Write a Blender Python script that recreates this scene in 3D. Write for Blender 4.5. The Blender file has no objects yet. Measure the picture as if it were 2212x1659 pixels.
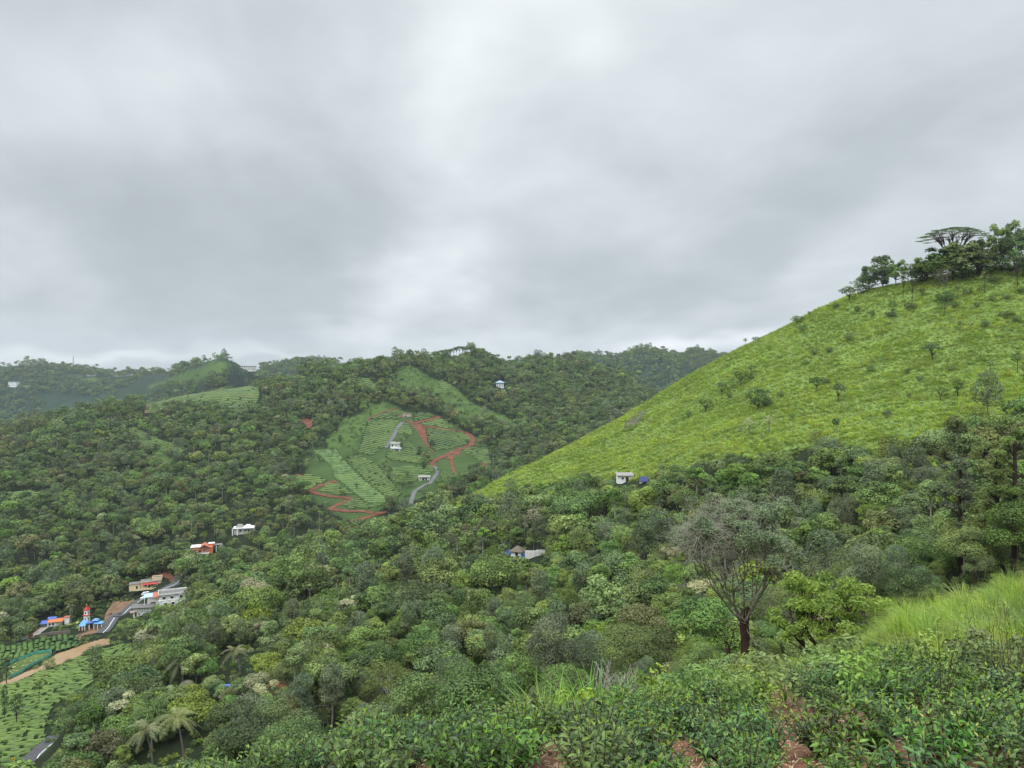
import bpy, math, random
import numpy as np
from mathutils import Vector

# ------------------------------------------------------------------ camera, sky, sun, exposure
S = bpy.context.scene
F, U0, V0 = 1640.0, 1106.0, 786.0            # focal length, centre column and horizon row, in pixels of a 2212 px wide picture
cam_d = bpy.data.cameras.new("camera")
cam = bpy.data.objects.new("camera", cam_d)
S.collection.objects.link(cam)
cam.location = (0, 0, 0)
cam.rotation_euler = (math.radians(90), 0, 0)
cam_d.sensor_width = 36
cam_d.lens = 36 * F / 2212
cam_d.shift_y = -(829.5 - V0) / 2212
cam_d.clip_start, cam_d.clip_end = 0.1, 30000
S.camera = cam

SUN_EL, SUN_AZ = 52.0, -140.0                  # degrees; azimuth east of the viewing direction
sun_d = bpy.data.lights.new("sun", 'SUN')
sun_d.energy, sun_d.angle, sun_d.color = 1.5, math.radians(25), (1, .96, .9)
sun = bpy.data.objects.new("sun", sun_d)
S.collection.objects.link(sun)
d = Vector((math.sin(math.radians(SUN_AZ)) * math.cos(math.radians(SUN_EL)), math.cos(math.radians(SUN_AZ)) * math.cos(math.radians(SUN_EL)), math.sin(math.radians(SUN_EL))))
sun.rotation_euler = d.to_track_quat('Z', 'Y').to_euler()

S.view_settings.view_transform = 'Standard'
S.view_settings.look = 'None'
S.view_settings.exposure = 0.0
S.view_settings.gamma = 1
S.cycles.max_bounces = 5
S.cycles.diffuse_bounces = 3
S.cycles.glossy_bounces = 2
S.cycles.transmission_bounces = 3
S.cycles.volume_bounces = 0
S.cycles.use_denoising = True


class NT:
    """small helper to write node trees"""
    def __init__(s, tree): s.t = tree
    def n(s, kind, props=None, **ins):
        nd = s.t.nodes.new(kind)
        for k, v in (props or {}).items(): setattr(nd, k, v)
        for k, v in ins.items(): s.set(nd, k, v)
        return nd
    def set(s, nd, k, v):
        k = int(k[1:]) if k[0] == 'i' and k[1:].isdigit() else k.replace('_', ' ')
        sock = nd.inputs[k]
        if isinstance(v, tuple) and len(v) == 2 and hasattr(v[0], 'outputs'): s.t.links.new(v[0].outputs[v[1]], sock)
        elif hasattr(v, 'outputs'): s.t.links.new(v.outputs[0], sock)
        else: sock.default_value = v
    def math(s, op, a, b=0.0, c=None):
        nd = s.n('ShaderNodeMath', {'operation': op}, i0=a, i1=b)
        if c is not None: s.set(nd, 'i2', c)
        return nd
    def mix(s, fac, a, b, mode='MIX'):
        nd = s.n('ShaderNodeMix', {'data_type': 'RGBA', 'blend_type': mode})
        s.set(nd, 'i0', fac); s.set(nd, 'i6', a); s.set(nd, 'i7', b)
        return (nd, 2)
    def noise(s, vec, scale, detail=4, rough=.5, dist=0.0):
        nd = s.n('ShaderNodeTexNoise')
        if vec is not None: s.set(nd, 'Vector', vec)
        s.set(nd, 'Scale', scale); s.set(nd, 'Detail', detail); s.set(nd, 'Roughness', rough); s.set(nd, 'Distortion', dist)
        return nd
    def ramp(s, fac, stops):
        nd = s.n('ShaderNodeValToRGB', None, Fac=fac)
        e = nd.color_ramp.elements
        while len(e) < len(stops): e.new(.5)
        for k, (p, c) in zip(e, stops):
            k.position = p; k.color = tuple(c) + (1,) if len(c) == 3 else c
        return nd
    def maprange(s, v, a, b, c, d, smooth=False):
        nd = s.n('ShaderNodeMapRange', {'interpolation_type': 'SMOOTHSTEP' if smooth else 'LINEAR'}, Value=v)
        s.set(nd, 'i1', a); s.set(nd, 'i2', b); s.set(nd, 'i3', c); s.set(nd, 'i4', d)
        return nd


def build_world():
    w = bpy.data.worlds.new("World"); S.world = w; w.use_nodes = True
    w.node_tree.nodes.clear(); t = NT(w.node_tree)
    out = t.n('ShaderNodeOutputWorld')
    sky = t.n('ShaderNodeTexSky', {'sky_type': 'NISHITA', 'sun_disc': False, 'sun_elevation': math.radians(SUN_EL), 'sun_rotation': math.radians(SUN_AZ), 'dust_density': 2.0})
    bg1 = t.n('ShaderNodeBackground', None, Color=sky, Strength=.10)
    tc = t.n('ShaderNodeTexCoord'); g = (tc, 'Generated')
    sep = t.n('ShaderNodeSeparateXYZ', None, Vector=g)
    z = t.math('MAXIMUM', (sep, 2), 0.0)
    # the cloud deck is a flat layer: look up where each direction meets it
    zi = t.math('ADD', z, .34)
    px = t.math('DIVIDE', (sep, 0), zi); py = t.math('DIVIDE', (sep, 1), zi)
    deck = t.n('ShaderNodeCombineXYZ', None, X=px, Y=py, Z=0.0)
    rot = t.n('ShaderNodeVectorRotate', {'rotation_type': 'Z_AXIS'}, Vector=deck, Angle=math.radians(-12))
    st = t.n('ShaderNodeMapping', None, Vector=rot, Scale=(1.25, 1.0, 1), Location=(3.1, 1.7, .4))
    n1 = t.noise(st, .8, 5, .5, .5)
    n2 = t.noise(st, 2.4, 6, .52, .4)
    n3 = t.noise(t.n('ShaderNodeMapping', None, Vector=st, Location=(8, 3, 2)), .3, 2, .5, .0)
    n4 = t.noise(st, 7.0, 4, .5, .3)
    v = t.math('ADD', t.math('MULTIPLY', n1, .42), t.math('MULTIPLY', n2, .26))
    v = t.math('ADD', v, t.math('MULTIPLY', n3, .34))
    v = t.math('ADD', v, t.math('MULTIPLY', n4, .07))        # about .5 on average
    v = t.math('ADD', t.math('MULTIPLY', t.math('SUBTRACT', v, .545), SKY_CONTRAST), .5)
    # thin and thick parts of the deck, placed by direction (x/y, z/y)
    yy = t.math('MAXIMUM', (sep, 1), .05)
    gx = t.math('DIVIDE', (sep, 0), yy); gz = t.math('DIVIDE', (sep, 2), yy)
    warp = t.noise(st, 1.6, 3, .5)
    wsep = t.n('ShaderNodeSeparateColor', None, Color=(warp, 1))
    gx = t.math('ADD', gx, t.math('MULTIPLY', t.math('SUBTRACT', (wsep, 0), .5), .35))
    gz = t.math('ADD', gz, t.math('MULTIPLY', t.math('SUBTRACT', (wsep, 1), .5), .14))
    for (u, vv, su, sv, ang, amp) in SKY_SPOTS:
        cx, cz = (u - U0) / F, (V0 - vv) / F
        dx, dz = t.math('SUBTRACT', gx, cx), t.math('SUBTRACT', gz, cz)
        ca, sa = math.cos(math.radians(ang)), math.sin(math.radians(ang))
        a = t.math('ADD', t.math('MULTIPLY', dx, ca * F / su), t.math('MULTIPLY', dz, sa * F / su))
        b = t.math('ADD', t.math('MULTIPLY', dx, -sa * F / sv), t.math('MULTIPLY', dz, ca * F / sv))
        r2 = t.math('ADD', t.math('MULTIPLY', a, a), t.math('MULTIPLY', b, b))
        v = t.math('ADD', v, t.math('MULTIPLY', t.math('POWER', 2.71828, t.math('MULTIPLY', r2, -1.0)), amp))
    col = t.ramp(v, SKY_RAMP)
    # an overcast sky is about three times as bright overhead as at the horizon
    over = t.maprange((sep, 2), .40, .85, 1.0, SKY_ZENITH, True)
    bg2 = t.n('ShaderNodeBackground', None, Color=col, Strength=t.math('MULTIPLY', over, SKY_LEVEL))
    mx = t.n('ShaderNodeMixShader', None, i0=.94, i1=bg1, i2=bg2)
    t.set(out, 'Surface', mx)


SKY_CONTRAST = 1.55
SKY_LEVEL = 1.24
SKY_ZENITH = 3.8
SKY_RAMP = [(0.0, (.33, .362, .39)), (.35, (.448, .494, .519)), (.6, (.618, .666, .688)), (.8, (.76, .803, .822)), (1.0, (.90, .93, .95))]
# u, v, half widths, tilt in degrees, strength
SKY_SPOTS = [(1200, 60, 260, 160, 0, .17), (1360, 130, 90, 70, 0, .10), (950, 330, 120, 420, -15, .15), (930, 620, 170, 90, 10, .18), (1050, 560, 80, 60, 0, .1),
             (480, 520, 430, 190, -8, -.34), (350, 160, 420, 140, 0, .10), (1700, 430, 430, 150, 28, -.22), (2050, 330, 220, 200, 0, -.08), (2000, 60, 300, 120, 0, .04),
             (1300, 640, 330, 60, 8, -.15), (1600, 742, 210, 30, 8, .42), (750, 700, 190, 26, 0, .18), (300, 770, 420, 14, 0, .26), (1750, 580, 200, 50, 20, .12), (1150, 735, 260, 30, 0, .08)]
build_world()

# ------------------------------------------------------------------ small tools
rng = np.random.default_rng(11)
R = random.Random(5)

def tag(o, label=None, cat=None, group=None, kind=None):
    for k, v in (('label', label), ('category', cat), ('group', group), ('kind', kind)):
        if v: o[k] = v
    return o

def empty(name, loc, label, cat, group=None, rz=0.0):
    o = bpy.data.objects.new(name, None); S.collection.objects.link(o)
    o.empty_display_size = .3
    o.location = loc; o.rotation_euler = (0, 0, rz)
    return tag(o, label, cat, group)

def raw_mesh(name, verts, faces, mat=None, attrs=None, smooth=False):
    """faces: list of arrays (n,k) of vertex indices; attrs: {name: per-vertex floats or (n,3) colours}"""
    me = bpy.data.meshes.new(name)
    verts = np.asarray(verts, np.float32)
    me.vertices.add(len(verts)); me.vertices.foreach_set('co', verts.ravel())
    if isinstance(faces, np.ndarray): faces = [faces]
    faces = [np.asarray(f, np.int32) for f in faces if len(f)]
    tot = sum(f.size for f in faces); npoly = sum(len(f) for f in faces)
    me.loops.add(tot); me.polygons.add(npoly)
    me.loops.foreach_set('vertex_index', np.concatenate([f.ravel() for f in faces]))
    starts, ofs = [], 0
    for f in faces:
        starts.append(ofs + np.arange(len(f)) * f.shape[1]); ofs += f.size
    me.polygons.foreach_set('loop_start', np.concatenate(starts).astype(np.int32))
    me.polygons.foreach_set('use_smooth', np.full(npoly, smooth))
    for k, a in (attrs or {}).items():
        a = np.asarray(a, np.float32)
        if a.ndim == 1:
            me.attributes.new(k, 'FLOAT', 'POINT').data.foreach_set('value', a)
        else:
            at = me.attributes.new(k, 'FLOAT_COLOR', 'POINT')
            at.data.foreach_set('color', np.c_[a, np.ones(len(a))].astype(np.float32).ravel())
    if mat: me.materials.append(mat)
    me.update(calc_edges=True); me.validate()
    return me

def link(name, me, parent=None, loc=None):
    o = bpy.data.objects.new(name, me); S.collection.objects.link(o)
    if parent: o.parent = parent
    if loc is not None: o.location = loc
    return o

class MB:
    """collects simple solids into one mesh"""
    def __init__(s): s.v, s.f, s.n = [], [], 0
    def add(s, v, f):
        v = np.asarray(v, float).reshape(-1, 3)
        s.v.append(v); s.f += [[i + s.n for i in q] for q in f]; s.n += len(v); return s
    def box(s, c, size, rz=0.0, taper=1.0):
        x, y, z = (np.array(size) / 2)
        b = np.array([[-x, -y, -z], [x, -y, -z], [x, y, -z], [-x, y, -z], [-x * taper, -y * taper, z], [x * taper, -y * taper, z], [x * taper, y * taper, z], [-x * taper, y * taper, z]])
        if rz:
            ca, sa = math.cos(rz), math.sin(rz); b = b @ np.array([[ca, sa, 0], [-sa, ca, 0], [0, 0, 1]])
        return s.add(b + np.array(c), [[0, 3, 2, 1], [4, 5, 6, 7], [0, 1, 5, 4], [1, 2, 6, 5], [2, 3, 7, 6], [3, 0, 4, 7]])
    def prism(s, pts, off):
        """a polygon pts (n,3) pushed along off"""
        p = np.asarray(pts, float); n = len(p)
        return s.add(np.r_[p, p + np.array(off)], [list(range(n))[::-1], list(range(n, 2 * n))] + [[i, (i + 1) % n, n + (i + 1) % n, n + i] for i in range(n)])
    def tube(s, pts, rad, k=6):
        v, f = tube(pts, rad, k); return s.add(v, f.tolist())
    def mesh(s, name, mat, smooth=False):
        me = bpy.data.meshes.new(name); me.from_pydata(np.concatenate(s.v).tolist(), [], s.f)
        me.polygons.foreach_set('use_smooth', [smooth] * len(me.polygons))
        me.materials.append(mat); me.update(); return me
    def obj(s, name, mat, parent=None, smooth=False): return link(name, s.mesh(name, mat, smooth), parent)

def tube(pts, rad, k=6):
    pts = np.asarray(pts, float); rad = np.broadcast_to(np.asarray(rad, float), (len(pts),))
    tan = np.gradient(pts, axis=0); tan /= np.linalg.norm(tan, axis=1, keepdims=True) + 1e-9
    ref = np.where(np.abs(tan[:, 2:3]) > .9, np.array([[1., 0, 0]]), np.array([[0, 0, 1.]]))
    a = np.cross(tan, ref); a /= np.linalg.norm(a, axis=1, keepdims=True) + 1e-9
    b = np.cross(tan, a)
    th = np.arange(k) * 2 * math.pi / k
    v = pts[:, None] + rad[:, None, None] * (np.cos(th)[None, :, None] * a[:, None] + np.sin(th)[None, :, None] * b[:, None])
    n = len(pts)
    i, j = np.meshgrid(np.arange(n - 1), np.arange(k), indexing='ij')
    j2 = (j + 1) % k
    f = np.stack([i * k + j, i * k + j2, (i + 1) * k + j2, (i + 1) * k + j], -1).reshape(-1, 4)
    return v.reshape(-1, 3), f

def tubes(lst, k=6):
    V, Fc, n = [], [], 0
    for p, r in lst:
        v, f = tube(p, r, k); V.append(v); Fc.append(f + n); n += len(v)
    return np.concatenate(V), np.concatenate(Fc)

def in_poly(u, v, poly):
    u, v = np.asarray(u, float), np.asarray(v, float)
    inside = np.zeros(u.shape, bool)
    p = np.asarray(poly, float); n = len(p); j = n - 1
    for i in range(n):
        xi, yi, xj, yj = p[i, 0], p[i, 1], p[j, 0], p[j, 1]
        c = ((yi > v) != (yj > v)) & (u < (xj - xi) * (v - yi) / ((yj - yi) if yj != yi else 1e-9) + xi)
        inside ^= c; j = i
    return inside

def smooth_poly(pts, n=8, closed=False):
    p = np.asarray(pts, float); m = len(p); out = []
    for i in range(m if closed else m - 1):
        p0, p1, p2, p3 = (p[(i + k) % m] if closed else p[min(max(i + k, 0), m - 1)] for k in (-1, 0, 1, 2))
        for t in np.arange(n) / n:
            out.append(.5 * ((2 * p1) + (p2 - p0) * t + (2 * p0 - 5 * p1 + 4 * p2 - p3) * t * t + (3 * p1 - p0 - 3 * p2 + p3) * t ** 3))
    if not closed: out.append(p[-1])
    return np.array(out)

def pchip(x, y, xq):
    x, y = np.asarray(x, float), np.asarray(y, float)
    h = np.diff(x); dl = np.diff(y) / h; n = len(x); m = np.zeros(n)
    m[0], m[-1] = dl[0], dl[-1]
    for i in range(1, n - 1):
        if dl[i - 1] * dl[i] > 0:
            w1, w2 = 2 * h[i] + h[i - 1], h[i] + 2 * h[i - 1]
            m[i] = (w1 + w2) / (w1 / dl[i - 1] + w2 / dl[i])
    xq = np.clip(xq, x[0], x[-1]); k = np.clip(np.searchsorted(x, xq, side='right') - 1, 0, n - 2)
    t = (xq - x[k]) / h[k]
    return ((1 + 2 * t) * (1 - t) ** 2 * y[k] + t * (1 - t) ** 2 * h[k] * m[k] + t * t * (3 - 2 * t) * y[k + 1] + t * t * (t - 1) * h[k] * m[k + 1])

def vnoise(x, y, seed=0):
    xi, yi = np.floor(x).astype(np.int64), np.floor(y).astype(np.int64)
    fx, fy = x - xi, y - yi; fx = fx * fx * (3 - 2 * fx); fy = fy * fy * (3 - 2 * fy)
    def h(a, b):
        q = (a * 374761393 + b * 668265263 + seed * 1442695041) & 0x7fffffff
        q = ((q ^ (q >> 13)) * 1274126177) & 0x7fffffff
        return ((q ^ (q >> 16)) & 0xffff) / 65535.0 - .5
    return (h(xi, yi) * (1 - fx) + h(xi + 1, yi) * fx) * (1 - fy) + (h(xi, yi + 1) * (1 - fx) + h(xi + 1, yi + 1) * fx) * fy

def fbm(x, y, octv=4, seed=0):
    return sum(vnoise(x * 2 ** k, y * 2 ** k, seed + k) * .5 ** k for k in range(octv))

# ------------------------------------------------------------------ the land: one sheet, shaped by its break lines (u column, row v, distance Y)
Zv = lambda z, y: V0 - z / y * F
BREAKS = [
    [(-900, Zv(-2.0, .6), .6), (1000, Zv(-1.9, .6), .6), (2900, Zv(-1.8, .6), .6)],
    [(-900, 2250, 4), (0, 2080, 4), (400, 1980, 4), (1000, 1900, 4), (1500, 1910, 4), (2212, 1890, 4), (2900, 1850, 4)],
    [(-900, 2100, 9), (0, 1960, 9), (400, 1728, 9), (700, 1672, 9), (1000, 1625, 9), (1300, 1592, 9), (1600, 1575, 9), (1900, 1545, 9), (2212, 1520, 9), (2900, 1460, 9)],
    [(-900, 2120, 16), (0, 1980, 16), (400, 1840, 16), (1000, 1690, 16), (1300, 1600, 16), (1600, 1500, 16), (1900, 1440, 16), (2212, 1385, 16), (2900, 1290, 16)],
    [(-900, 2100, 34), (0, 2000, 34), (400, 1890, 34), (1000, 1720, 34), (1300, 1565, 34), (1600, 1455, 34), (1800, 1425, 34), (1900, 1375, 34), (2000, 1335, 34), (2212, 1265, 34), (2900, 1100, 34)],
    [(-900, 2080, 46), (0, 1960, 46), (400, 1860, 46), (1000, 1700, 46), (1300, 1560, 46), (1600, 1462, 46), (1800, 1440, 46), (1900, 1400, 46), (2000, 1370, 46), (2212, 1305, 46), (2900, 1150, 46)],
    [(-900, 2020, 80), (0, 1900, 80), (400, 1770, 80), (1000, 1630, 80), (1300, 1540, 80), (1600, 1470, 80), (1900, 1390, 80), (2212, 1280, 80), (2900, 1110, 80)],
    [(-900, 1850, 130), (0, 1770, 130), (300, 1670, 130), (600, 1600, 130), (1000, 1530, 130), (1300, 1440, 130), (1600, 1340, 130), (1900, 1240, 130), (2212, 1130, 130), (2900, 980, 130)],
    [(-900, 1790, 190), (0, 1715, 190), (100, 1640, 190), (230, 1530, 190), (400, 1440, 190), (700, 1390, 190), (1000, 1340, 190), (1300, 1270, 190), (1600, 1170, 190), (1900, 1070, 190), (2212, 965, 190), (2900, 800, 190)],
    [(-900, 1790, 212), (0, 1705, 212), (100, 1626, 212), (230, 1472, 222), (400, 1385, 240), (640, 1310, 265), (820, 1255, 285), (1000, 1180, 300), (1300, 1060, 300), (1600, 960, 262), (1900, 905, 250), (2212, 840, 245), (2900, 700, 240)],
    [(-900, 1790, 222), (0, 1700, 219), (100, 1624, 222), (230, 1462, 232), (400, 1368, 262), (640, 1272, 300), (820, 1200, 330), (1000, 1125, 355), (1300, 985, 365), (1600, 860, 330), (1900, 765, 310), (2212, 705, 290), (2900, 560, 280)],
    [(-900, 1800, 232), (0, 1702, 226), (100, 1624, 231), (230, 1458, 242), (400, 1355, 280), (640, 1245, 330), (820, 1170, 370), (1000, 1083, 400), (1090, 1030, 405), (1180, 985, 412), (1370, 885, 415), (1560, 777, 402), (1700, 707, 392), (1850, 638, 372), (2000, 605, 352), (2212, 572, 332), (2900, 450, 322)],
    [(u, Zv(z, y), y) for u, y, z in [(-900, 255, -134), (0, 250, -134), (100, 262, -133.5), (230, 300, -133), (400, 350, -133), (640, 400, -128), (820, 440, -122), (1000, 470, -115), (1200, 480, -100), (1560, 470, -40), (1850, 440, 0), (2212, 400, 20), (2900, 390, 30)]],
    [(u, Zv(z, y), y) for u, y, z in [(-900, 400, -140), (0, 400, -140), (200, 408, -140), (300, 425, -134), (370, 445, -126), (520, 480, -122), (640, 510, -117), (820, 545, -110), (1000, 570, -102), (1200, 600, -98), (1560, 620, -85), (2212, 620, -40), (2900, 600, -20)]],
    [(-900, 1210, 500), (0, 1200, 500), (200, 1180, 510), (400, 1120, 560), (640, 1080, 590), (820, 1040, 625), (1000, 1000, 685), (1200, 970, 760), (1560, 930, 900), (2212, 900, 900), (2900, 900, 900)],
    [(-900, 1060, 690), (0, 1040, 690), (200, 1010, 710), (400, 960, 760), (640, 930, 780), (820, 905, 800), (1000, 890, 880), (1200, 870, 1000), (1400, 865, 1150), (1560, 865, 1150), (2212, 860, 1100), (2900, 860, 1100)],
    [(-900, 990, 900), (0, 931, 900), (200, 888, 930), (330, 870, 950), (450, 847, 1000), (560, 830, 1050), (680, 797, 1080), (760, 780, 1090), (820, 774, 1090), (900, 780, 1120), (975, 775, 1200), (1010, 764, 1220), (1060, 783, 1240), (1100, 794, 1280), (1135, 783, 1340), (1250, 783, 1380), (1330, 805, 1350), (1400, 850, 1320), (1560, 880, 1300), (2212, 880, 1250), (2900, 880, 1250)],
    'behind',
    [(-900, 930, 2028), (0, 930, 2028), (300, 900, 1794), (400, 880, 1500), (480, 860, 1290), (560, 850, 1794), (700, 850, 1950), (1000, 840, 1872), (1300, 845, 1810), (1500, 850, 1800), (2212, 870, 1872), (2900, 870, 1872)],
    [(-900, 800, 2600), (0, 799, 2600), (70, 794, 2600), (130, 797, 2600), (200, 800, 2600), (270, 808, 2550), (330, 808, 2300), (400, 801, 1900), (440, 787, 1700), (480, 779, 1650), (505, 786, 1680), (530, 800, 1800), (560, 799, 2300), (620, 787, 2500), (700, 777, 2500), (770, 777, 2500), (950, 797, 2400), (1100, 797, 2400), (1200, 780, 2400), (1240, 767, 2400), (1285, 771, 2400), (1330, 782, 2300), (1365, 773, 2300), (1400, 766, 2250), (1435, 775, 2250), (1465, 778, 2250), (1500, 769, 2300), (1560, 775, 2300), (1700, 780, 2300), (2212, 792, 2400), (2900, 792, 2400)],
    'far',
]

AU = np.concatenate([np.linspace(-2.6, -.86, 26)[:-1], np.linspace(-.86, .86, 640), np.linspace(.86, 2.6, 26)[1:]])   # X / Y of each column
YS = np.concatenate([np.geomspace(.6, 16, 90)[:-1], np.geomspace(16, 2700, 640), np.geomspace(2700, 5000, 14)[1:]])   # distance of each row

def build_height():
    u = AU * F + U0
    ys, zs = [], []
    for b in BREAKS:
        if b == 'behind': ys.append(ys[-1] * 1.2); zs.append(zs[-1] - 70); continue
        if b == 'far':
            ys.append(np.full(len(u), 3600.)); zs.append(zs[-1] - 120); ys.append(np.full(len(u), 12000.)); zs.append(np.full(len(u), -350.)); continue
        p = np.array(b); y = pchip(p[:, 0], p[:, 2], u); v = pchip(p[:, 0], p[:, 1], u)
        ys.append(y); zs.append((V0 - v) / F * y)
    ys, zs = np.array(ys), np.array(zs)
    G = np.empty((len(AU), len(YS)))
    for i in range(len(AU)): G[i] = pchip(ys[:, i], zs[:, i], YS)
    X = AU[:, None] * YS[None]; Y = np.broadcast_to(YS[None], X.shape)
    w = np.interp(YS, [0, 4, 12, 30, 100, 300, 800, 2000, 4000], [0, .05, .15, .3, 1.2, 2.9, 7, 26, 60])[None]
    sc = np.interp(YS, [0, 12, 30, 100, 300, 800, 2000, 4000], [2.5, 3, 8, 25, 60, 130, 300, 500])[None]
    for s, k in ((3, 1.0),):
        # noise size follows distance in steps, blended, so that it has no seams
        N = np.zeros_like(G); L = np.log2(sc); lo = np.floor(L)
        for e in range(int(lo.min()), int(lo.max()) + 2):
            wt = np.clip(1 - np.abs(L - e), 0, 1)
            N += wt * fbm(X / 2.0 ** e + 37.3, Y / 2.0 ** e + 11.1, 3, s + e)
        G += w * N * k
    return G
GZ = build_height()
CM = np.maximum.accumulate(GZ / YS[None], axis=1)            # how high the land stands in view up to each row

def grid_at(G, x, y):
    x, y = np.asarray(x, float), np.asarray(y, float)
    a = x / y
    fi = np.interp(a, AU, np.arange(len(AU))); fj = np.interp(y, YS, np.arange(len(YS)))
    i = np.clip(fi.astype(int), 0, len(AU) - 2); j = np.clip(fj.astype(int), 0, len(YS) - 2)
    s, t = fi - i, fj - j
    return (G[i, j] * (1 - s) + G[i + 1, j] * s) * (1 - t) + (G[i, j + 1] * (1 - s) + G[i + 1, j + 1] * s) * t
def ground(x, y): return grid_at(GZ, x, y)
def uv_of(x, y, z): return U0 + F * x / y, V0 - F * z / y
def hit(u, v, y0=2.0, y1=3500.0):
    """where the sight line through pixel (u, v) meets the land between distances y0 and y1"""
    Y = np.geomspace(y0, y1, 1500); X = (u - U0) / F * Y; Z = (V0 - v) / F * Y
    k = np.nonzero(ground(X, Y) >= Z)[0]
    k = k[0] if len(k) else int(np.argmin(np.abs(ground(X, Y) - Z)))
    return np.array([X[k], Y[k], float(ground(X[k], Y[k]))])
def at(u, y):
    x = (u - U0) / F * y
    return np.array([x, y, float(ground(x, y))])
def hidden_by(x, y, top):
    """how many pixels (2212 scale) the land in front rises above the point's top"""
    return (grid_at(CM, x, y * .985) - top / y) * F

# picture crops used while measuring: each turns crop coordinates into (u, v)
def crop(x0, y0, s): return lambda pts: [(x0 + s * x, y0 + s * y) for x, y in pts]
c1 = crop(0, 702, .3418); c2 = crop(594, 702, .3418); c3 = crop(0, 1092, .3418)
r1 = crop(54, 1285.2, .09765); r2 = crop(259.2, 1231.2, .09765); r4 = crop(810, 880.2, .09765); r7 = crop(0, 1382.4, .16667)

FIELD_LOW = r7([(-700, 800), (-300, 640), (160, 575), (400, 460), (540, 400), (740, 335), (860, 290), (1060, 200), (1180, 165), (1400, 110), (1700, 30), (1700, 90), (1500, 300), (1300, 480), (1100, 640), (700, 860), (610, 1100), (600, 1300), (420, 1440), (240, 1670), (160, 1800), (-700, 1800)])
FIELD_HIGH = r7([(-700, 180), (0, 90), (330, 45), (640, -30), (860, -60), (1000, -20), (1060, 60), (900, 125), (740, 180), (690, 170), (640, 140), (450, 170), (300, 230), (100, 320), (0, 380), (-700, 500)])
POND = r7([(-200, 640), (60, 540), (140, 520), (330, 430), (540, 350), (560, 300), (700, 220), (745, 185), (900, 140), (1100, 60), (1320, 0), (1420, -10), (1420, 60), (1150, 125), (1060, 190), (860, 282), (740, 330), (540, 395), (400, 455), (160, 565), (-200, 740)])
NET = r7([(20, 380), (100, 325), (300, 240), (450, 180), (640, 155), (672, 178), (655, 205), (560, 255), (400, 335), (280, 420), (135, 490), (40, 520)])
TEA = [  # far tea gardens: outline, tilt of the rows (degrees), row spacing (m), brightness
    (c2([(240, 800), (390, 790), (430, 850), (560, 980), (700, 1090), (712, 1130), (590, 1130), (370, 960), (360, 900)]), 4, 3.2, 1.25),
    (c2([(440, 845), (540, 830), (650, 890), (800, 1070), (760, 1110), (705, 1088), (560, 970)]), 14, 3.4, .85),
    (c2([(590, 605), (790, 605), (770, 640), (700, 770), (610, 830), (520, 810), (560, 690)]), -12, 3.4, .95),
    (c2([(955, 655), (1080, 665), (1180, 680), (1232, 720), (1212, 755), (1130, 780), (1010, 800), (985, 780), (962, 740)]), -12, 3.6, 1.0),
    (c2([(600, 595), (760, 533), (830, 560), (780, 597)]), -10, 3.2, 1.05),
    (c2([(875, 562), (960, 560), (1010, 580), (930, 600), (880, 614)]), -10, 3.2, 1.05),
    (c2([(930, 625), (1040, 592), (1180, 662), (1060, 650), (960, 640)]), 10, 3.2, 1.1),
    (c2([(800, 715), (830, 720), (890, 790), (960, 880), (900, 880), (840, 870), (730, 860), (690, 830), (740, 800), (800, 800)]), -10, 3.2, 1.05),
    (c2([(800, 630), (850, 630), (880, 690), (860, 700), (780, 690), (770, 660)]), 6, 3.4, .9),
    (c2([(700, 920), (850, 890), (1000, 898), (1010, 925), (900, 985), (850, 1010), (760, 1000), (690, 950)]), -2, 3.4, .95),
    (c2([(1225, 775), (1350, 782), (1375, 880), (1310, 870), (1190, 800)]), 8, 3.2, 1.0),
    (c2([(275, 1060), (330, 1010), (400, 1003), (515, 1080), (390, 1075), (290, 1055)]), 4, 3.2, .9),
    (c2([(430, 1140), (520, 1090), (590, 1140), (690, 1140), (640, 1160), (470, 1165)]), 6, 3.2, .9),
    (c2([(100, 960), (220, 950), (330, 985), (270, 1020), (210, 1050), (150, 1040)]), 4, 3.2, .8),
    (c2([(1100, 1030), (1180, 960), (1140, 940), (1050, 930), (1040, 960)]), 40, 3.2, 1.0),
    (c1([(950, 500), (980, 465), (1270, 425), (1500, 373), (1640, 400), (1650, 455), (1600, 535), (1480, 555), (1300, 480), (1080, 500), (1000, 560), (930, 560)]), -4, 4.0, .8),
    (c1([(800, 660), (850, 650), (1000, 720), (1190, 790), (1130, 825), (900, 775)]), 16, 3.2, .9),
    (c1([(-60, 1070), (200, 1050), (380, 1090), (300, 1105), (150, 1125), (-60, 1130)]), -6, 3.4, .8),
    (c2([(1010, 350), (1060, 350), (1160, 410), (1060, 415)]), 6, 4.2, 1.1),
    (c2([(470, 335), (600, 342), (660, 400), (560, 425)]), 10, 4.2, .8),
]
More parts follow.
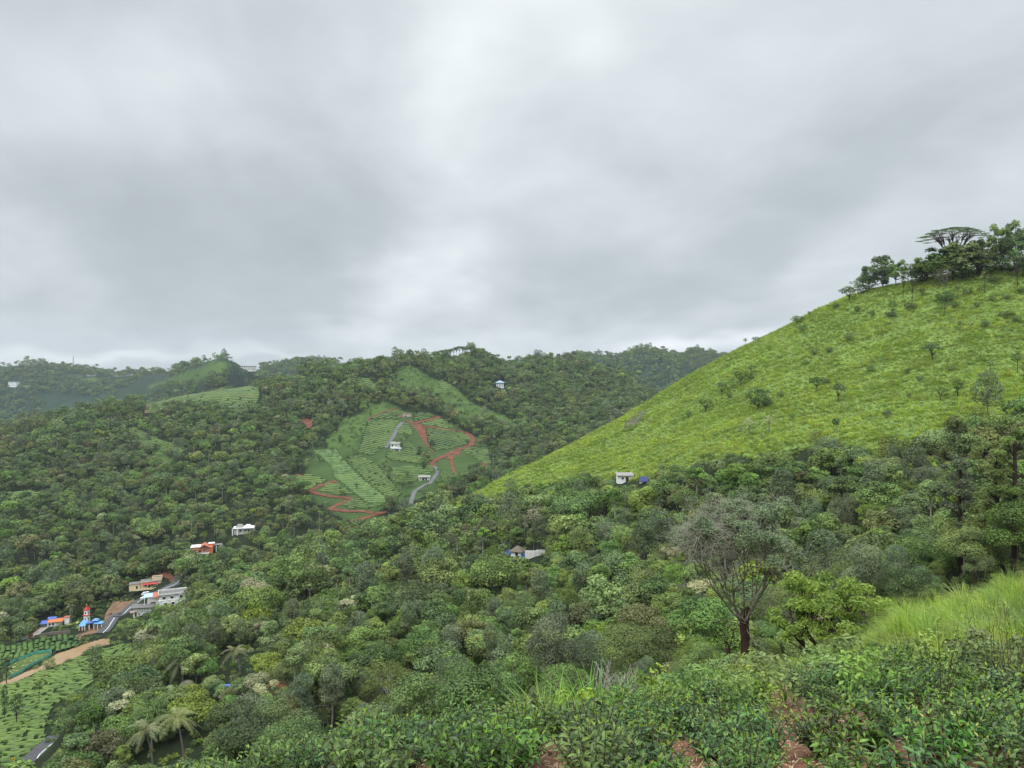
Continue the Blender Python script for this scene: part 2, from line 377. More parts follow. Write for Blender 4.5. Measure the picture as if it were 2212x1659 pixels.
MEADOW = [
    c2([(780, 270), (870, 262), (1050, 370), (1165, 415), (1232, 480), (1225, 505), (1100, 500), (980, 440), (850, 430), (750, 380)]),
    c2([(1110, 515), (1250, 500), (1450, 570), (1560, 665), (1450, 645), (1300, 605), (1160, 595)]),
    c2([(1120, 175), (1240, 172), (1250, 215), (1180, 235), (1060, 235)]),
    c2([(40, 325), (150, 310), (200, 350), (100, 372)]), c2([(520, 195), (730, 185), (860, 195), (700, 250), (330, 290), (300, 270)]),
    c2([(1960, 250), (2040, 240), (2130, 280), (2212, 350), (2100, 300)]),
    c2([(1460, 225), (1560, 215), (1600, 240), (1500, 250)]),
    c2([(430, 590), (560, 560), (600, 500), (700, 485), (700, 530), (600, 580), (560, 690), (500, 760), (400, 780), (310, 780)]),
    c1([(980, 800), (1010, 790), (1100, 860), (1090, 930), (990, 930)]),
    c1([(1540, 360), (1700, 345), (1900, 320), (1870, 345), (1640, 392)]),
    c1([(500, 355), (560, 330), (640, 335), (640, 352), (560, 362)]),
    c1([(900, 400), (1200, 290), (1370, 225), (1480, 250), (1300, 350), (1100, 390)]),
]
CLEARING = c2([(590, 600), (640, 520), (720, 480), (830, 550), (960, 550), (1040, 580), (1180, 660), (1235, 690), (1370, 780), (1380, 890), (1180, 955), (1080, 1040), (870, 1090), (740, 1140), (600, 1225), (470, 1245), (340, 1170), (210, 1065), (140, 950), (240, 780), (320, 770), (430, 610)])
HILL_EDGE = np.array([(900, 1110), (980, 1092), (1040, 1078), (1100, 1068), (1300, 1042), (1450, 1022), (1600, 985), (1700, 990), (1800, 960), (1900, 985), (1960, 970), (2050, 930), (2212, 890), (2600, 800)], float)

def zones(x, y, z):
    """what covers the land at each point: colour (n,3) and two masks"""
    u, v = uv_of(x, y, z)
    n = fbm(x / 9, y / 9, 3, 5)
    col = np.tile(np.array([.017, .025, .010]), (len(x), 1))                           # forest floor
    far = y > 1450
    col[far] = (.025, .045, .026)
    hill = (y > 195) & (y < 470) & (u > 930) & (v < np.interp(u, HILL_EDGE[:, 0], HILL_EDGE[:, 1]) + n * 25)
    col[hill] = (.14, .20, .05)
    mid = (y > 440) & (y < 1460)
    tea = np.zeros(len(x), bool)
    for p, *_ in TEA: tea |= mid & in_poly(u, v, p)
    col[tea] = (.042, .07, .024)
    clear = mid & in_poly(u + n * 26, v + n * 13, CLEARING) & ~tea
    col[clear] = (.048, .08, .024)
    mead = np.zeros(len(x), bool)
    for p in MEADOW: mead |= (y > 440) & in_poly(u + n * 14, v + n * 6, p)
    col[mead] = (.066, .108, .028)
    val = (y > 236) & (y < 430)
    for p in (FIELD_LOW, FIELD_HIGH):
        m = val & in_poly(u, v, p); tea |= m; col[m] = (.02, .034, .012)
    m = val & in_poly(u, v, NET); col[m] = (.085, .12, .035)
    near = y < 18
    k = np.clip((y - 15) / 4, 0, 1)[:, None]
    soil = np.array([.20, .095, .058]); under = np.array([.07, .10, .025])
    col = np.where(near[:, None], soil * (1 - k) + under * k, col)
    m = (y >= 18) & (y < 60) & (u > 1300); col[m] = (.06, .10, .02)
    return col, hill, tea, mead

def build_ground():
    X = AU[:, None] * YS[None]; Y = np.broadcast_to(YS[None], X.shape)
    col, *_ = zones(X.ravel(), Y.ravel(), GZ.ravel())
    n, m = X.shape
    V = np.stack([X, Y, GZ], -1).reshape(-1, 3)
    i, j = np.meshgrid(np.arange(n - 1), np.arange(m - 1), indexing='ij')
    q = np.stack([i * m + j, (i + 1) * m + j, (i + 1) * m + j + 1, i * m + j + 1], -1).reshape(-1, 4)
    # behind the viewer the slope goes on uphill
    back = [(-.6, -1.55), (-6, .2), (-30, 6), (-120, 20)]
    bx = np.array([[a * max(.6, -yb) * 2.2 for a in AU] for yb, _ in back]); nb = len(back)
    bv = np.array([[(bx[k, c], back[k][0], back[k][1] - bx[k, c] * -.02) for c in range(n)] for k in range(nb)])
    base = len(V); V = np.r_[V, bv.reshape(-1, 3)]
    bq = []
    for c in range(n - 1):
        bq.append((base + c, base + c + 1, (c + 1) * m, c * m))
        for k in range(nb - 1): bq.append((base + (k + 1) * n + c, base + (k + 1) * n + c + 1, base + k * n + c + 1, base + k * n + c))
    col = np.r_[col, np.tile(np.array([.1, .12, .04]), (nb * n, 1))]
    me = raw_mesh('ground', V, [q, np.array(bq)], MAT['ground'], {'zone': col}, True)
    tag(link('ground', me), 'steep green hillsides and valley floor under forest, grass and tea', None, None, 'structure')

# ------------------------------------------------------------------ materials
MAT = {}
def new_mat(name):
    m = bpy.data.materials.new(name); m.use_nodes = True; m.node_tree.nodes.clear()
    t = NT(m.node_tree); out = t.n('ShaderNodeOutputMaterial'); MAT[name] = m
    return t, out
def solid(name, c, rough=.7, var=.25, scale=3.0, spec=.3, bump=0.0, dirt=None):
    t, out = new_mat(name)
    tc = t.n('ShaderNodeTexCoord')
    nz = t.noise((tc, 'Object'), scale, 5, .6)
    c = np.array(c)
    r = t.ramp(nz, [(.3, tuple(np.clip(c * (1 - var), 0, 1))), (.7, tuple(np.clip(c * (1 + var * .6), 0, 1)))])
    col = (r, 0)
    if dirt is not None:
        mp = t.n('ShaderNodeMapping', None, Vector=(tc, 'Object'), Scale=(1.6, 1.6, .22))
        s = t.noise(mp, 1.5, 5, .65)
        col = t.mix(t.maprange(s, .52, .72, 0, .8), col, tuple(dirt) + (1,))
    b = t.n('ShaderNodeBsdfPrincipled', None, Base_Color=col, Roughness=rough, Specular_IOR_Level=spec)
    if bump:
        t.set(b, 'Normal', t.n('ShaderNodeBump', None, Strength=bump, Distance=.05, Height=t.noise((tc, 'Object'), scale * 6, 4, .6)))
    t.set(out, 'Surface', b)
def leaf(name, dark, light, rough=.55, spec=.25, trans=.22, wave=0.0, rand=True):
    """foliage: each cluster takes its own shade between dark and light, each plant shifts the whole a little"""
    t, out = new_mat(name)
    at_ = t.n('ShaderNodeAttribute', {'attribute_name': 'var'})
    oi = t.n('ShaderNodeObjectInfo')
    r = t.ramp((at_, 'Fac'), [(0, dark), (1, light)])
    hsv = t.n('ShaderNodeHueSaturation', None, Color=r, Hue=t.maprange((oi, 'Random'), 0, 1, .475, .52),
              Saturation=t.maprange(t.math('FRACT', t.math('MULTIPLY', (oi, 'Random'), 7.31)), 0, 1, .82, 1.1),
              Value=t.maprange(t.math('FRACT', t.math('MULTIPLY', (oi, 'Random'), 13.7)), 0, 1, .72, 1.3))
    col = hsv if rand else r
    if wave:
        geo = t.n('ShaderNodeNewGeometry')
        nz = t.noise((geo, 'Position'), wave, 3, .5)
        col = t.mix(t.maprange(nz, .38, .62, 0, 1), hsv, t.mix(.45, hsv, (.19, .27, .06, 1)))
    b = t.n('ShaderNodeBsdfPrincipled', None, Base_Color=col, Roughness=rough, Specular_IOR_Level=spec)
    tr = t.n('ShaderNodeBsdfTranslucent', None, Color=col)
    t.set(out, 'Surface', t.n('ShaderNodeMixShader', None, i0=trans, i1=b, i2=tr))

def build_materials():
    t, out = new_mat('ground')
    at_ = t.n('ShaderNodeAttribute', {'attribute_name': 'zone'})
    geo = t.n('ShaderNodeNewGeometry')
    n1 = t.noise((geo, 'Position'), .05, 6, .65); n2 = t.noise((geo, 'Position'), 1.1, 6, .65); n3 = t.noise((geo, 'Position'), 14., 5, .7)
    f = t.math('MULTIPLY', t.maprange(n1, .3, .7, .75, 1.25), t.maprange(n2, .3, .7, .65, 1.35))
    f = t.math('MULTIPLY', f, t.maprange(n3, .3, .7, .7, 1.3))
    sepc = t.n('ShaderNodeCombineColor', None, i0=f, i1=f, i2=f)
    col = t.mix(1.0, (at_, 'Color'), sepc, 'MULTIPLY')
    b = t.n('ShaderNodeBsdfPrincipled', None, Base_Color=col, Roughness=.9, Specular_IOR_Level=.1)
    t.set(b, 'Normal', t.n('ShaderNodeBump', None, Strength=.5, Distance=.12, Height=t.math('ADD', n2, t.math('MULTIPLY', n3, .25))))
    t.set(out, 'Surface', b)
    leaf('leaf_dark', (0.023, 0.040, 0.014), (0.204, 0.306, 0.083))
    leaf('leaf_mid', (0.034, 0.056, 0.017), (0.268, 0.386, 0.095))
    leaf('leaf_bright', (0.052, 0.081, 0.019), (0.356, 0.469, 0.095))
    leaf('leaf_olive', (0.044, 0.052, 0.022), (0.275, 0.303, 0.101))
    leaf('leaf_silver', (0.039, 0.055, 0.031), (0.235, 0.308, 0.144), spec=.3)
    leaf('leaf_pewter', (.085, .12, .06), (.31, .40, .21), rand=False)
    leaf('leaf_pale', (.09, .13, .045), (.42, .41, .22))
    leaf('leaf_bamboo', (0.052, 0.078, 0.022), (0.350, 0.472, 0.121), trans=.3)
    leaf('leaf_rust', (.09, .085, .033), (.29, .21, .10))
    leaf('leaf_far', (0.026, 0.042, 0.019), (0.172, 0.258, 0.090))
    leaf('leaf_palm', (.09, .12, .038), (.36, .39, .15), spec=.45, rough=.45)
    leaf('leaf_tea', (.014, .046, .008), (.125, .25, .032), rough=.33, spec=.42, trans=.18)
    leaf('leaf_tea_young', (.16, .27, .035), (.30, .42, .065), rough=.45, spec=.35, trans=.35)
    leaf('grass_hill', (.31, .40, .062), (.56, .67, .135), rough=.7, spec=.1, trans=.35, wave=.045)
    leaf('grass_long', (.15, .25, .032), (.46, .60, .10), rough=.55, trans=.42)
    leaf('grass_cane', (.07, .17, .022), (.19, .35, .05), rough=.45, trans=.35)
    leaf('weed', (.075, .14, .028), (0.265, 0.399, 0.079))
    leaf('leaf_lime', (.09, .155, .028), (.36, .48, .088), trans=.32, rand=False)
    leaf('straw', (.14, .09, .05), (.42, .31, .17), trans=.05)
    leaf('tea_far', (.05, .092, .026), (.095, .16, .042), wave=.03)
    leaf('tea_row', (.05, .10, .03), (.125, .21, .056), wave=.03)
    solid('bark', (.10, .075, .055), .9, .5, 4, .1, .6)
    solid('bark_dark', (.055, .04, .032), .9, .5, 4, .1, .6)
    solid('bark_red', (.058, .032, .027), .85, .6, 3, .15, .8)
    solid('bark_pale', (.33, .31, .27), .85, .35, 4, .1, .4)
    solid('bark_grey', (.2, .185, .165), .9, .4, 4, .1, .5)
    solid('bark_limb', (.15, .128, .10), .9, .4, 4, .1, .5)
    solid('twig', (.37, .35, .28), .9, .4, 4, .1)
    solid('stem', (.085, .065, .04), .8, .4, 30, .2)
    solid('red_earth', (.165, .070, .045), .95, .35, .25, .08, .5)
    solid('brown_earth', (.19, .12, .075), .95, .35, .3, .08, .5)
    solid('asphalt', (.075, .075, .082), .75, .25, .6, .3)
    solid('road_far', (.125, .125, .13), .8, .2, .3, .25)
    solid('line', (.72, .72, .70), .6, .12, 2)
    solid('concrete', (.36, .33, .29), .85, .25, .6, .2)
    solid('rock', (.12, .11, .105), .85, .4, .35, .2, .8)
    solid('stone_wall', (.19, .16, .135), .9, .5, 1.5, .15, .8)
    solid('white_wall', (.88, .88, .87), .7, .03, 2, .3)
    solid('old_white', (.74, .73, .69), .8, .12, 2, .2, dirt=(.36, .34, .30))
    solid('cream_wall', (.80, .64, .40), .75, .1, 2, .25, dirt=(.5, .4, .27))
    solid('pink_wall', (.70, .48, .42), .75, .1, 2, .25)
    solid('orange_wall', (.58, .20, .09), .7, .1, 2, .3)
    solid('roof_orange', (.55, .16, .055), .6, .12, 3, .3)
    solid('roof_red', (.52, .055, .05), .6, .15, 3, .3)
    solid('roof_tile', (.46, .16, .10), .8, .35, 3, .2)
    solid('roof_grey', (.17, .165, .16), .85, .3, 1.5, .2)
    solid('thatch', (.17, .145, .11), .9, .35, 5, .1)
    solid('roof_sheet', (.28, .262, .245), .6, .2, 1.5, .35)
    solid('roof_blue', (.11, .28, .52), .5, .1, 2, .4)
    solid('tarp_blue', (.055, .12, .42), .45, .2, 1.5, .4)
    solid('tarp_navy', (.012, .018, .11), .5, .3, 1.5, .4)
    solid('sheet_blue', (.40, .55, .68), .5, .12, 2, .4)
    solid('glass_dark', (.025, .03, .035), .15, .2, 2, .6)
    solid('wood_dark', (.07, .045, .03), .8, .3, 4, .2)
    solid('car_white', (.78, .79, .80), .25, .03, 2, .5)
    solid('rubber', (.02, .02, .02), .7, .1, 2, .3)
    solid('yellow', (.75, .50, .03), .5, .1, 2, .3)
    solid('black', (.02, .02, .02), .5, .1, 2, .3)
    solid('net', (.10, .42, .33), .6, .15, 1.0, .3)
    solid('gate_red', (.20, .055, .045), .6, .2, 2, .3)
    solid('steel', (.33, .34, .36), .5, .15, 2, .4)
    solid('flower', (.80, .76, .42), .7, .2, 2, .2)
    solid('cloth_white', (.75, .73, .62), .8, .1, 2, .2)
    t, out = new_mat('muddy_water')
    tc = t.n('ShaderNodeTexCoord')
    r = t.ramp(t.noise((tc, 'Object'), .06, 4, .5), [(.3, (.27, .165, .075)), (.7, (.34, .215, .105))])
    b = t.n('ShaderNodeBsdfPrincipled', None, Base_Color=r, Roughness=.22, Specular_IOR_Level=.35)
    t.set(b, 'Normal', t.n('ShaderNodeBump', None, Strength=.15, Distance=.05, Height=t.noise((tc, 'Object'), 1.4, 3, .5)))
    t.set(out, 'Surface', b)

build_materials()
build_ground()

# ------------------------------------------------------------------ plants: meshes
def unit(a): return a / (np.linalg.norm(a, axis=-1, keepdims=True) + 1e-9)

def leaf_cloud(g, lobes, n, size, jit=.45, up=.35, aspect=.5, bend=.12, fill=.78, lobe_w=.5, droop=0.0):
    """leaf sprays over the shells of ellipsoid lobes (k,6); returns verts, quads, var"""
    lobes = np.asarray(lobes, float); k = len(lobes)
    area = (lobes[:, 3] * lobes[:, 4] + lobes[:, 3] * lobes[:, 5] + lobes[:, 4] * lobes[:, 5]) ** .8
    m = int(n * 1.7)
    li = g.choice(k, m, p=area / area.sum())
    dr = unit(g.normal(size=(m, 3)))
    low = dr[:, 2] < -.35
    dr[low, 2] *= -1
    L = lobes[li]
    pos = L[:, :3] + dr * L[:, 3:] * g.uniform(fill, 1.06, (m, 1))
    keep = np.ones(m, bool)
    for q in range(k):
        dd = np.linalg.norm((pos - lobes[q, :3]) / lobes[q, 3:], axis=1)
        keep &= (li == q) | (dd > .72)
    pos, dr, li = pos[keep][:n], dr[keep][:n], li[keep][:n]; m = len(pos)
    nr = unit(unit(dr / lobes[li, 3:]) + np.array([0, 0, up]) + g.normal(size=(m, 3)) * jit)
    tg = g.normal(size=(m, 3)); tg[:, 2] -= droop; tg = unit(tg - nr * np.sum(tg * nr, 1, keepdims=True))
    bt = np.cross(nr, tg)
    s = size * g.uniform(.65, 1.35, (m, 1))
    v = np.stack([pos - tg * s * .5, pos + bt * s * aspect * .5, pos + tg * s * .5 - nr * s * bend, pos - bt * s * aspect * .5], 1).reshape(-1, 3)
    f = np.arange(4 * m).reshape(m, 4)
    lr = g.uniform(0, 1, k)
    hz = (pos[:, 2] - lobes[li, 2]) / lobes[li, 5]
    var = np.clip(lobe_w * lr[li] + (1 - lobe_w) * g.uniform(0, 1, m) + .0 * hz, 0, 1)
    return v, f, np.repeat(var, 4)

def crown_lobes(g, h, rx, rz, k, lr, low=-.35, squash=.85):
    """k lobes spread over the upper part of an ellipsoid crown of radius rx, half height rz, centred at height h"""
    out = []
    for i in range(k):
        zz = low + (1 - low) * (i + .5) / k
        a = i * 2.399963 + g.uniform(-.4, .4)
        rr = math.sqrt(max(0, 1 - zz * zz))
        q = g.uniform(.58, .86)
        s = lr * g.uniform(.75, 1.25)
        out.append((rx * rr * math.cos(a) * q, rx * rr * math.sin(a) * q, h + rz * zz * q, s, s, s * squash))
    return np.array(out)

def trunk_limbs(g, h0, r0, lobes, nl, bend=.3, lean=(0, 0)):
    """a trunk to height h0 with nl limbs reaching into lobes"""
    z = np.linspace(-.5, h0, 6)
    t = np.stack([np.sin(z * .5 + g.uniform(0, 6)) * bend * .3 * np.clip(z, 0, 1) + lean[0] * z, np.cos(z * .4 + g.uniform(0, 6)) * bend * .3 * np.clip(z, 0, 1) + lean[1] * z, z], 1)
    lst = [(t, np.linspace(r0 * 1.25, r0 * .7, 6))]
    top = t[-1]
    for q in g.permutation(len(lobes))[:nl]:
        e = lobes[q, :3]; mid = top * .5 + e * .5 + g.normal(size=3) * .12 * np.linalg.norm(e - top)
        p = np.array([(1 - s) ** 2 * top + 2 * s * (1 - s) * mid + s * s * e for s in np.linspace(0, 1, 5)])
        lst.append((p, np.linspace(r0 * .55, r0 * .12, 5)))
    return lst

KINDS = {
    # crown material, trunk material, height of crown centre, radius, half height, lobes, lobe radius, leaf size, low, label words
    'round':   ('leaf_dark', 'bark', 5.2, 3.5, 3.0, 17, 1.55, .46, -.45, 'dark green round-crowned'),
    'broad':   ('leaf_mid', 'bark_grey', 5.6, 4.2, 2.9, 20, 1.5, .50, -.3, 'mid green broad-crowned'),
    'tall':    ('leaf_silver', 'bark_grey', 8.0, 2.5, 4.4, 20, 1.25, .42, -.75, 'grey-green tall oval'),
    'bright':  ('leaf_bright', 'bark_grey', 4.6, 3.0, 2.7, 15, 1.25, .50, -.4, 'bright yellow-green'),
    'feather': ('leaf_bamboo', 'bark_pale', 4.8, 3.4, 3.6, 24, 1.1, .36, -.6, 'feathery light green'),
    'olive':   ('leaf_olive', 'bark_dark', 6.2, 3.2, 3.4, 16, 1.35, .46, -.45, 'olive brownish-green'),
    'layer':   ('leaf_dark', 'bark_dark', 7.2, 4.0, 1.8, 12, 1.6, .42, -.6, 'flat-layered dark'),
    'emergent': ('leaf_mid', 'bark_pale', 10.0, 2.1, 2.2, 13, .95, .42, -.6, 'slender pale-trunked'),
    'pale':    ('leaf_pale', 'bark', 5.8, 3.2, 3.0, 16, 1.3, .48, -.3, 'pale cream-topped'),
}
def tree_meshes(kind, seed, lod):
    mat, bark, h, rx, rz, k, lr, size, low, _ = KINDS[kind]
    g = np.random.default_rng(seed)
    sq = .42 if kind == 'layer' else (.8 if kind != 'tall' else .95)
    n = {-1: 7500, 0: 2600, 1: 900, 2: 260}[lod]
    k = int(k * g.uniform(.6, 1.3)); lr *= g.uniform(.85, 1.3); rx *= g.uniform(.82, 1.2); rz *= g.uniform(.8, 1.25)
    if lod == 2: k = max(8, int(k * .6)); lr *= 1.2
    lobes = crown_lobes(g, h, rx, rz, k, lr, low, sq)
    if kind == 'tall': lobes[:, :2] *= np.interp(lobes[:, 2], [h - rz, h, h + rz], [1.15, 1.0, .45])[:, None]
    if kind == 'pale':
        pass
    lobes = lobes[g.random(len(lobes)) > .14]; lobes[:, 3:] *= g.uniform(.7, 1.3, (len(lobes), 1)); lobes[:, :3] += g.normal(size=(len(lobes), 3)) * .22 * rx / 3
    s = size * {-1: .58, 0: 1.0, 1: 1.45, 2: 2.4}[lod]
    jit = .65 if kind == 'feather' else .5
    v, f, var = leaf_cloud(g, lobes, n, s, jit, .3, .42 if kind in ('feather', 'tall') else .58, fill=.6 if kind == 'feather' else .74)
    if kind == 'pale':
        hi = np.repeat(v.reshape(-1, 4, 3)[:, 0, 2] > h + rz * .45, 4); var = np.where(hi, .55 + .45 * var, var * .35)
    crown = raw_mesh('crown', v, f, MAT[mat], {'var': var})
    tr = trunk_limbs(g, h - rz * .55, .17 if kind != 'broad' else .23, lobes, {-1: 11, 0: 9, 1: 4, 2: 0}[lod])
    tv, tf = tubes(tr, {-1: 8, 0: 7, 1: 5, 2: 4}[lod])
    return crown, raw_mesh('trunk', tv, tf, MAT[bark], None, True)

def joined(name, *parts):
    """one mesh out of several (for scattered copies)"""
    me = bpy.data.meshes.new(name); V, Fs, var, mi, n = [], [], [], [], 0
    mats = []
    for p in parts:
        c = np.empty(len(p.vertices) * 3, np.float32); p.vertices.foreach_get('co', c); V.append(c.reshape(-1, 3))
        a = p.attributes.get('var'); x = np.full(len(p.vertices), .5, np.float32)
        if a: a.data.foreach_get('value', x)
        var.append(x)
        q = np.empty(len(p.loops), np.int32); p.loops.foreach_get('vertex_index', q)
        Fs.append(q.reshape(len(p.polygons), -1) + n); n += len(p.vertices)
        mats.append(p.materials[0]); mi.append(np.full(len(p.polygons), len(mats) - 1, np.int32))
    me = raw_mesh(name, np.concatenate(V), Fs, None, {'var': np.concatenate(var)})
    for m in mats: me.materials.append(m)
    me.polygons.foreach_set('material_index', np.concatenate(mi))
    return me

def scatter(name, pts, idx, rotz, scl, protos, label, tilt=None):
    """ONE object of kind stuff: copies of the proto meshes stand on its points"""
    pts = np.asarray(pts, float)
    me = bpy.data.meshes.new(name)
    me.vertices.add(len(pts)); me.vertices.foreach_set('co', pts.astype(np.float32).ravel())
    rot = np.zeros((len(pts), 3), np.float32); rot[:, 2] = rotz
    if tilt is not None: rot[:, :2] = tilt
    me.attributes.new('rot', 'FLOAT_VECTOR', 'POINT').data.foreach_set('vector', rot.ravel())
    scl = np.asarray(scl, np.float32)
    if scl.ndim == 1: scl = np.repeat(scl[:, None], 3, 1)
    me.attributes.new('scl', 'FLOAT_VECTOR', 'POINT').data.foreach_set('vector', scl.astype(np.float32).ravel())
    me.attributes.new('pick', 'INT', 'POINT').data.foreach_set('value', np.asarray(idx, np.int32))
    o = link(name, me)
    ng = bpy.data.node_groups.new(name, 'GeometryNodeTree')
    ng.interface.new_socket('Geometry', in_out='INPUT', socket_type='NodeSocketGeometry')
    ng.interface.new_socket('Geometry', in_out='OUTPUT', socket_type='NodeSocketGeometry')
    t = NT(ng); gi = t.n('NodeGroupInput'); go = t.n('NodeGroupOutput')
    gti = []
    for p in protos:
        po = bpy.data.objects.new(name + '_source', p)       # never linked to a collection
        oi = t.n('GeometryNodeObjectInfo'); oi.inputs['Object'].default_value = po; oi.inputs['As Instance'].default_value = False
        gti.append(t.n('GeometryNodeGeometryToInstance', None, Geometry=(oi, 4)))
    jg = t.n('GeometryNodeJoinGeometry')
    for q in reversed(gti): ng.links.new(q.outputs[0], jg.inputs[0])
    def attr(nm, ty):
        nd = t.n('GeometryNodeInputNamedAttribute', {'data_type': ty}); nd.inputs['Name'].default_value = nm; return nd
    ip = t.n('GeometryNodeInstanceOnPoints')
    for k, v in (('Points', gi), ('Instance', jg), ('Instance Index', attr('pick', 'INT')), ('Rotation', attr('rot', 'FLOAT_VECTOR')), ('Scale', attr('scl', 'FLOAT_VECTOR'))):
        ng.links.new(v.outputs[0], ip.inputs[k])
    ip.inputs['Pick Instance'].default_value = True
    ng.links.new(ip.outputs[0], go.inputs[0])
    md = o.modifiers.new('copies', 'NODES'); md.node_group = ng
    return tag(o, label, None, None, 'stuff')

def copy_thing(root, loc, rz, scale, label, group):
    r = root.copy(); S.collection.objects.link(r)
    r.location = loc; r.rotation_euler = (0, 0, rz); r.scale = scale if hasattr(scale, '__len__') else (scale,) * 3
    r['label'] = label
    if group: r['group'] = group
    for ch in list(root.children):
        c = ch.copy(); S.collection.objects.link(c); c.parent = r
        for gc in list(ch.children):
            dd = gc.copy(); S.collection.objects.link(dd); dd.parent = c
    return r

# what trees must not hide: a raster of distances (half of 2212 scale)
KEEP = np.zeros((830, 1106), np.float32)
def keep_poly(poly, dist, pad=0):
    p = np.array(poly, float); lo = np.floor(p.min(0) / 2 - pad - 1).astype(int); hi = np.ceil(p.max(0) / 2 + pad + 1).astype(int)
    lo = np.maximum(lo, 0); hi = np.minimum(hi, (1106, 830))
    if (hi <= lo).any(): return
    gx, gy = np.meshgrid(np.arange(lo[0], hi[0]), np.arange(lo[1], hi[1]))
    m = in_poly(gx * 2 + 1, gy * 2 + 1, p)
    sub = KEEP[lo[1]:hi[1], lo[0]:hi[0]]; sub[m] = np.maximum(sub[m], dist)
def keep_line(pts, dist, wid):
    for (a, b), (c, e) in zip(pts[:-1], pts[1:]):
        n = max(2, int(math.hypot(c - a, e - b) / 2))
        for s in np.linspace(0, 1, n):
            x, y = (a + (c - a) * s) / 2, (b + (e - b) * s) / 2; w = max(.6, wid / 4)
            i0, i1, j0, j1 = int(max(0, y - w)), int(min(830, y + w + 1)), int(max(0, x - w)), int(min(1106, x + w + 1))
            if i1 > i0 and j1 > j0: KEEP[i0:i1, j0:j1] = np.maximum(KEEP[i0:i1, j0:j1], dist)
def blocked(u, v, Y):
    i = np.clip((v / 2).astype(int), 0, 829); j = np.clip((u / 2).astype(int), 0, 1105)
    ok = (u >= 0) & (u < 2212) & (v >= 0) & (v < 1659)
    return ok & (KEEP[i, j] > Y * .97)


# ------------------------------------------------------------------ roads, tracks, pond, scars: sheets lying on the land
TRACK_A = r4([(690, 300), (800, 335), (900, 350), (1000, 318), (1130, 290), (1280, 262), (1370, 240), (1400, 222), (1360, 203), (1230, 195)])
TRACK_B = r4([(800, 340), (930, 372), (1080, 410), (1250, 445), (1400, 470), (1600, 498), (1850, 530), (2000, 565), (2080, 610), (2140, 690), (2150, 760), (2110, 820), (2040, 870), (1980, 910), (1850, 945), (1650, 1040), (1480, 1110), (1340, 1165), (1260, 1220), (1270, 1310)])
ROAD_C = r4([(1270, 1305), (1340, 1335), (1385, 1390), (1385, 1450), (1340, 1510), (1280, 1590), (1215, 1680)]) + c2([(955, 1008), (915, 1032), (885, 1052), (868, 1095), (855, 1140)])
ROAD_D = r4([(215, 900), (290, 790), (370, 690), (420, 600), (480, 480), (540, 400), (610, 335)])
TRACK_F = c2([(130, 945), (200, 962), (260, 975), (305, 985)])
TRACK_G = c2([(392, 988), (340, 1000), (280, 1020), (235, 1040), (228, 1055), (270, 1068), (350, 1085), (430, 1092), (485, 1103), (440, 1120), (385, 1145), (355, 1165), (400, 1172), (480, 1178), (560, 1180), (630, 1192), (690, 1188), (640, 1200), (560, 1222), (480, 1242)])
TRACK_H = c2([(585, 612), (600, 590), (650, 567), (720, 540), (765, 528)])
TRACK_I = c1([(975, 462), (1080, 455), (1230, 462), (1380, 450), (1500, 443), (1640, 462)])
TRACK_J = c1([(925, 560), (938, 500), (955, 470), (1000, 455), (1130, 440), (1280, 420)])
TRACK_K = c2([(1100, 780), (1180, 780), (1270, 788), (1330, 784)])
SCARS = [
    ('bare_earth', r4([(800, 360), (900, 375), (1125, 430), (1150, 560), (1162, 760), (1220, 840), (1225, 900), (1300, 1020), (1280, 1030), (1200, 880), (1080, 760), (960, 560), (880, 450)]), 'red landslip scar running down between the far tea rows'),
    ('bare_earth', r4([(1640, 985), (1900, 925), (1900, 980), (1850, 1060), (1800, 1040), (1730, 1130), (1745, 1300), (1770, 1400), (1800, 1480), (1720, 1485), (1700, 1350), (1640, 1180), (1600, 1070), (1480, 1135), (1330, 1200), (1250, 1190), (1480, 1080)]), 'forked red earth slide below the bend of the far track'),
    ('bare_earth', r4([(1810, 1570), (1900, 1505), (1905, 1530), (1850, 1575)]), 'small patch of red earth under the forked slide'),
    ('bare_earth', r4([(530, 215), (545, 140), (680, 122), (790, 170), (800, 200), (690, 190), (560, 230)]), 'red cut bank behind the building site on the tea hill'),
    ('bare_earth', c2([(156, 598), (200, 594), (228, 606), (237, 628), (225, 655), (205, 650), (180, 620)]), 'round orange earth cutting among the far trees'),
    ('bare_earth', c2([(1305, 870), (1345, 858), (1365, 868), (1320, 895)]), 'red earth bank at the right end of the tea garden'),
    ('bare_earth', r2([(560, 230), (700, 150), (850, 110), (1000, 60), (1110, 80), (1180, 150), (1200, 270), (1100, 250), (1080, 180), (900, 150), (720, 190)]), 'red earth bank behind the cream house'),
    ('bare_earth', r1([(1110, 915), (1380, 820), (1500, 790), (1560, 700), (1700, 690), (1850, 720), (1880, 790), (1500, 850), (1250, 900), (1210, 1000), (1150, 1000)]), 'trodden reddish yard in front of the blue-roofed shrine'),
    ('bare_earth', r1([(60, 930), (370, 690), (420, 700), (200, 900), (170, 930)]), 'dark red bank beside the concrete drive'),
    ('bare_earth', r2([(-150, 700), (0, 700), (200, 710), (290, 650), (330, 690), (150, 830), (0, 960), (-100, 1050), (-350, 1160), (-330, 1000)]), 'bare brown verge beside the valley road'),
]
ROAD_V = r1([(1700, 850), (1800, 760), (1850, 690), (1900, 610), (2030, 440)]) + r2([(60, 985), (150, 895), (240, 820), (360, 735), (480, 662), (640, 585), (830, 495), (960, 430), (1100, 365), (1240, 300), (1310, 210), (1335, 110), (1400, 20)])
ROAD_W = r7([(330, 1900), (350, 1760), (385, 1650), (430, 1560), (500, 1470), (590, 1390), (680, 1320), (760, 1240)])
DRIVE = r1([(190, 945), (260, 860), (360, 780), (450, 720), (560, 680)])

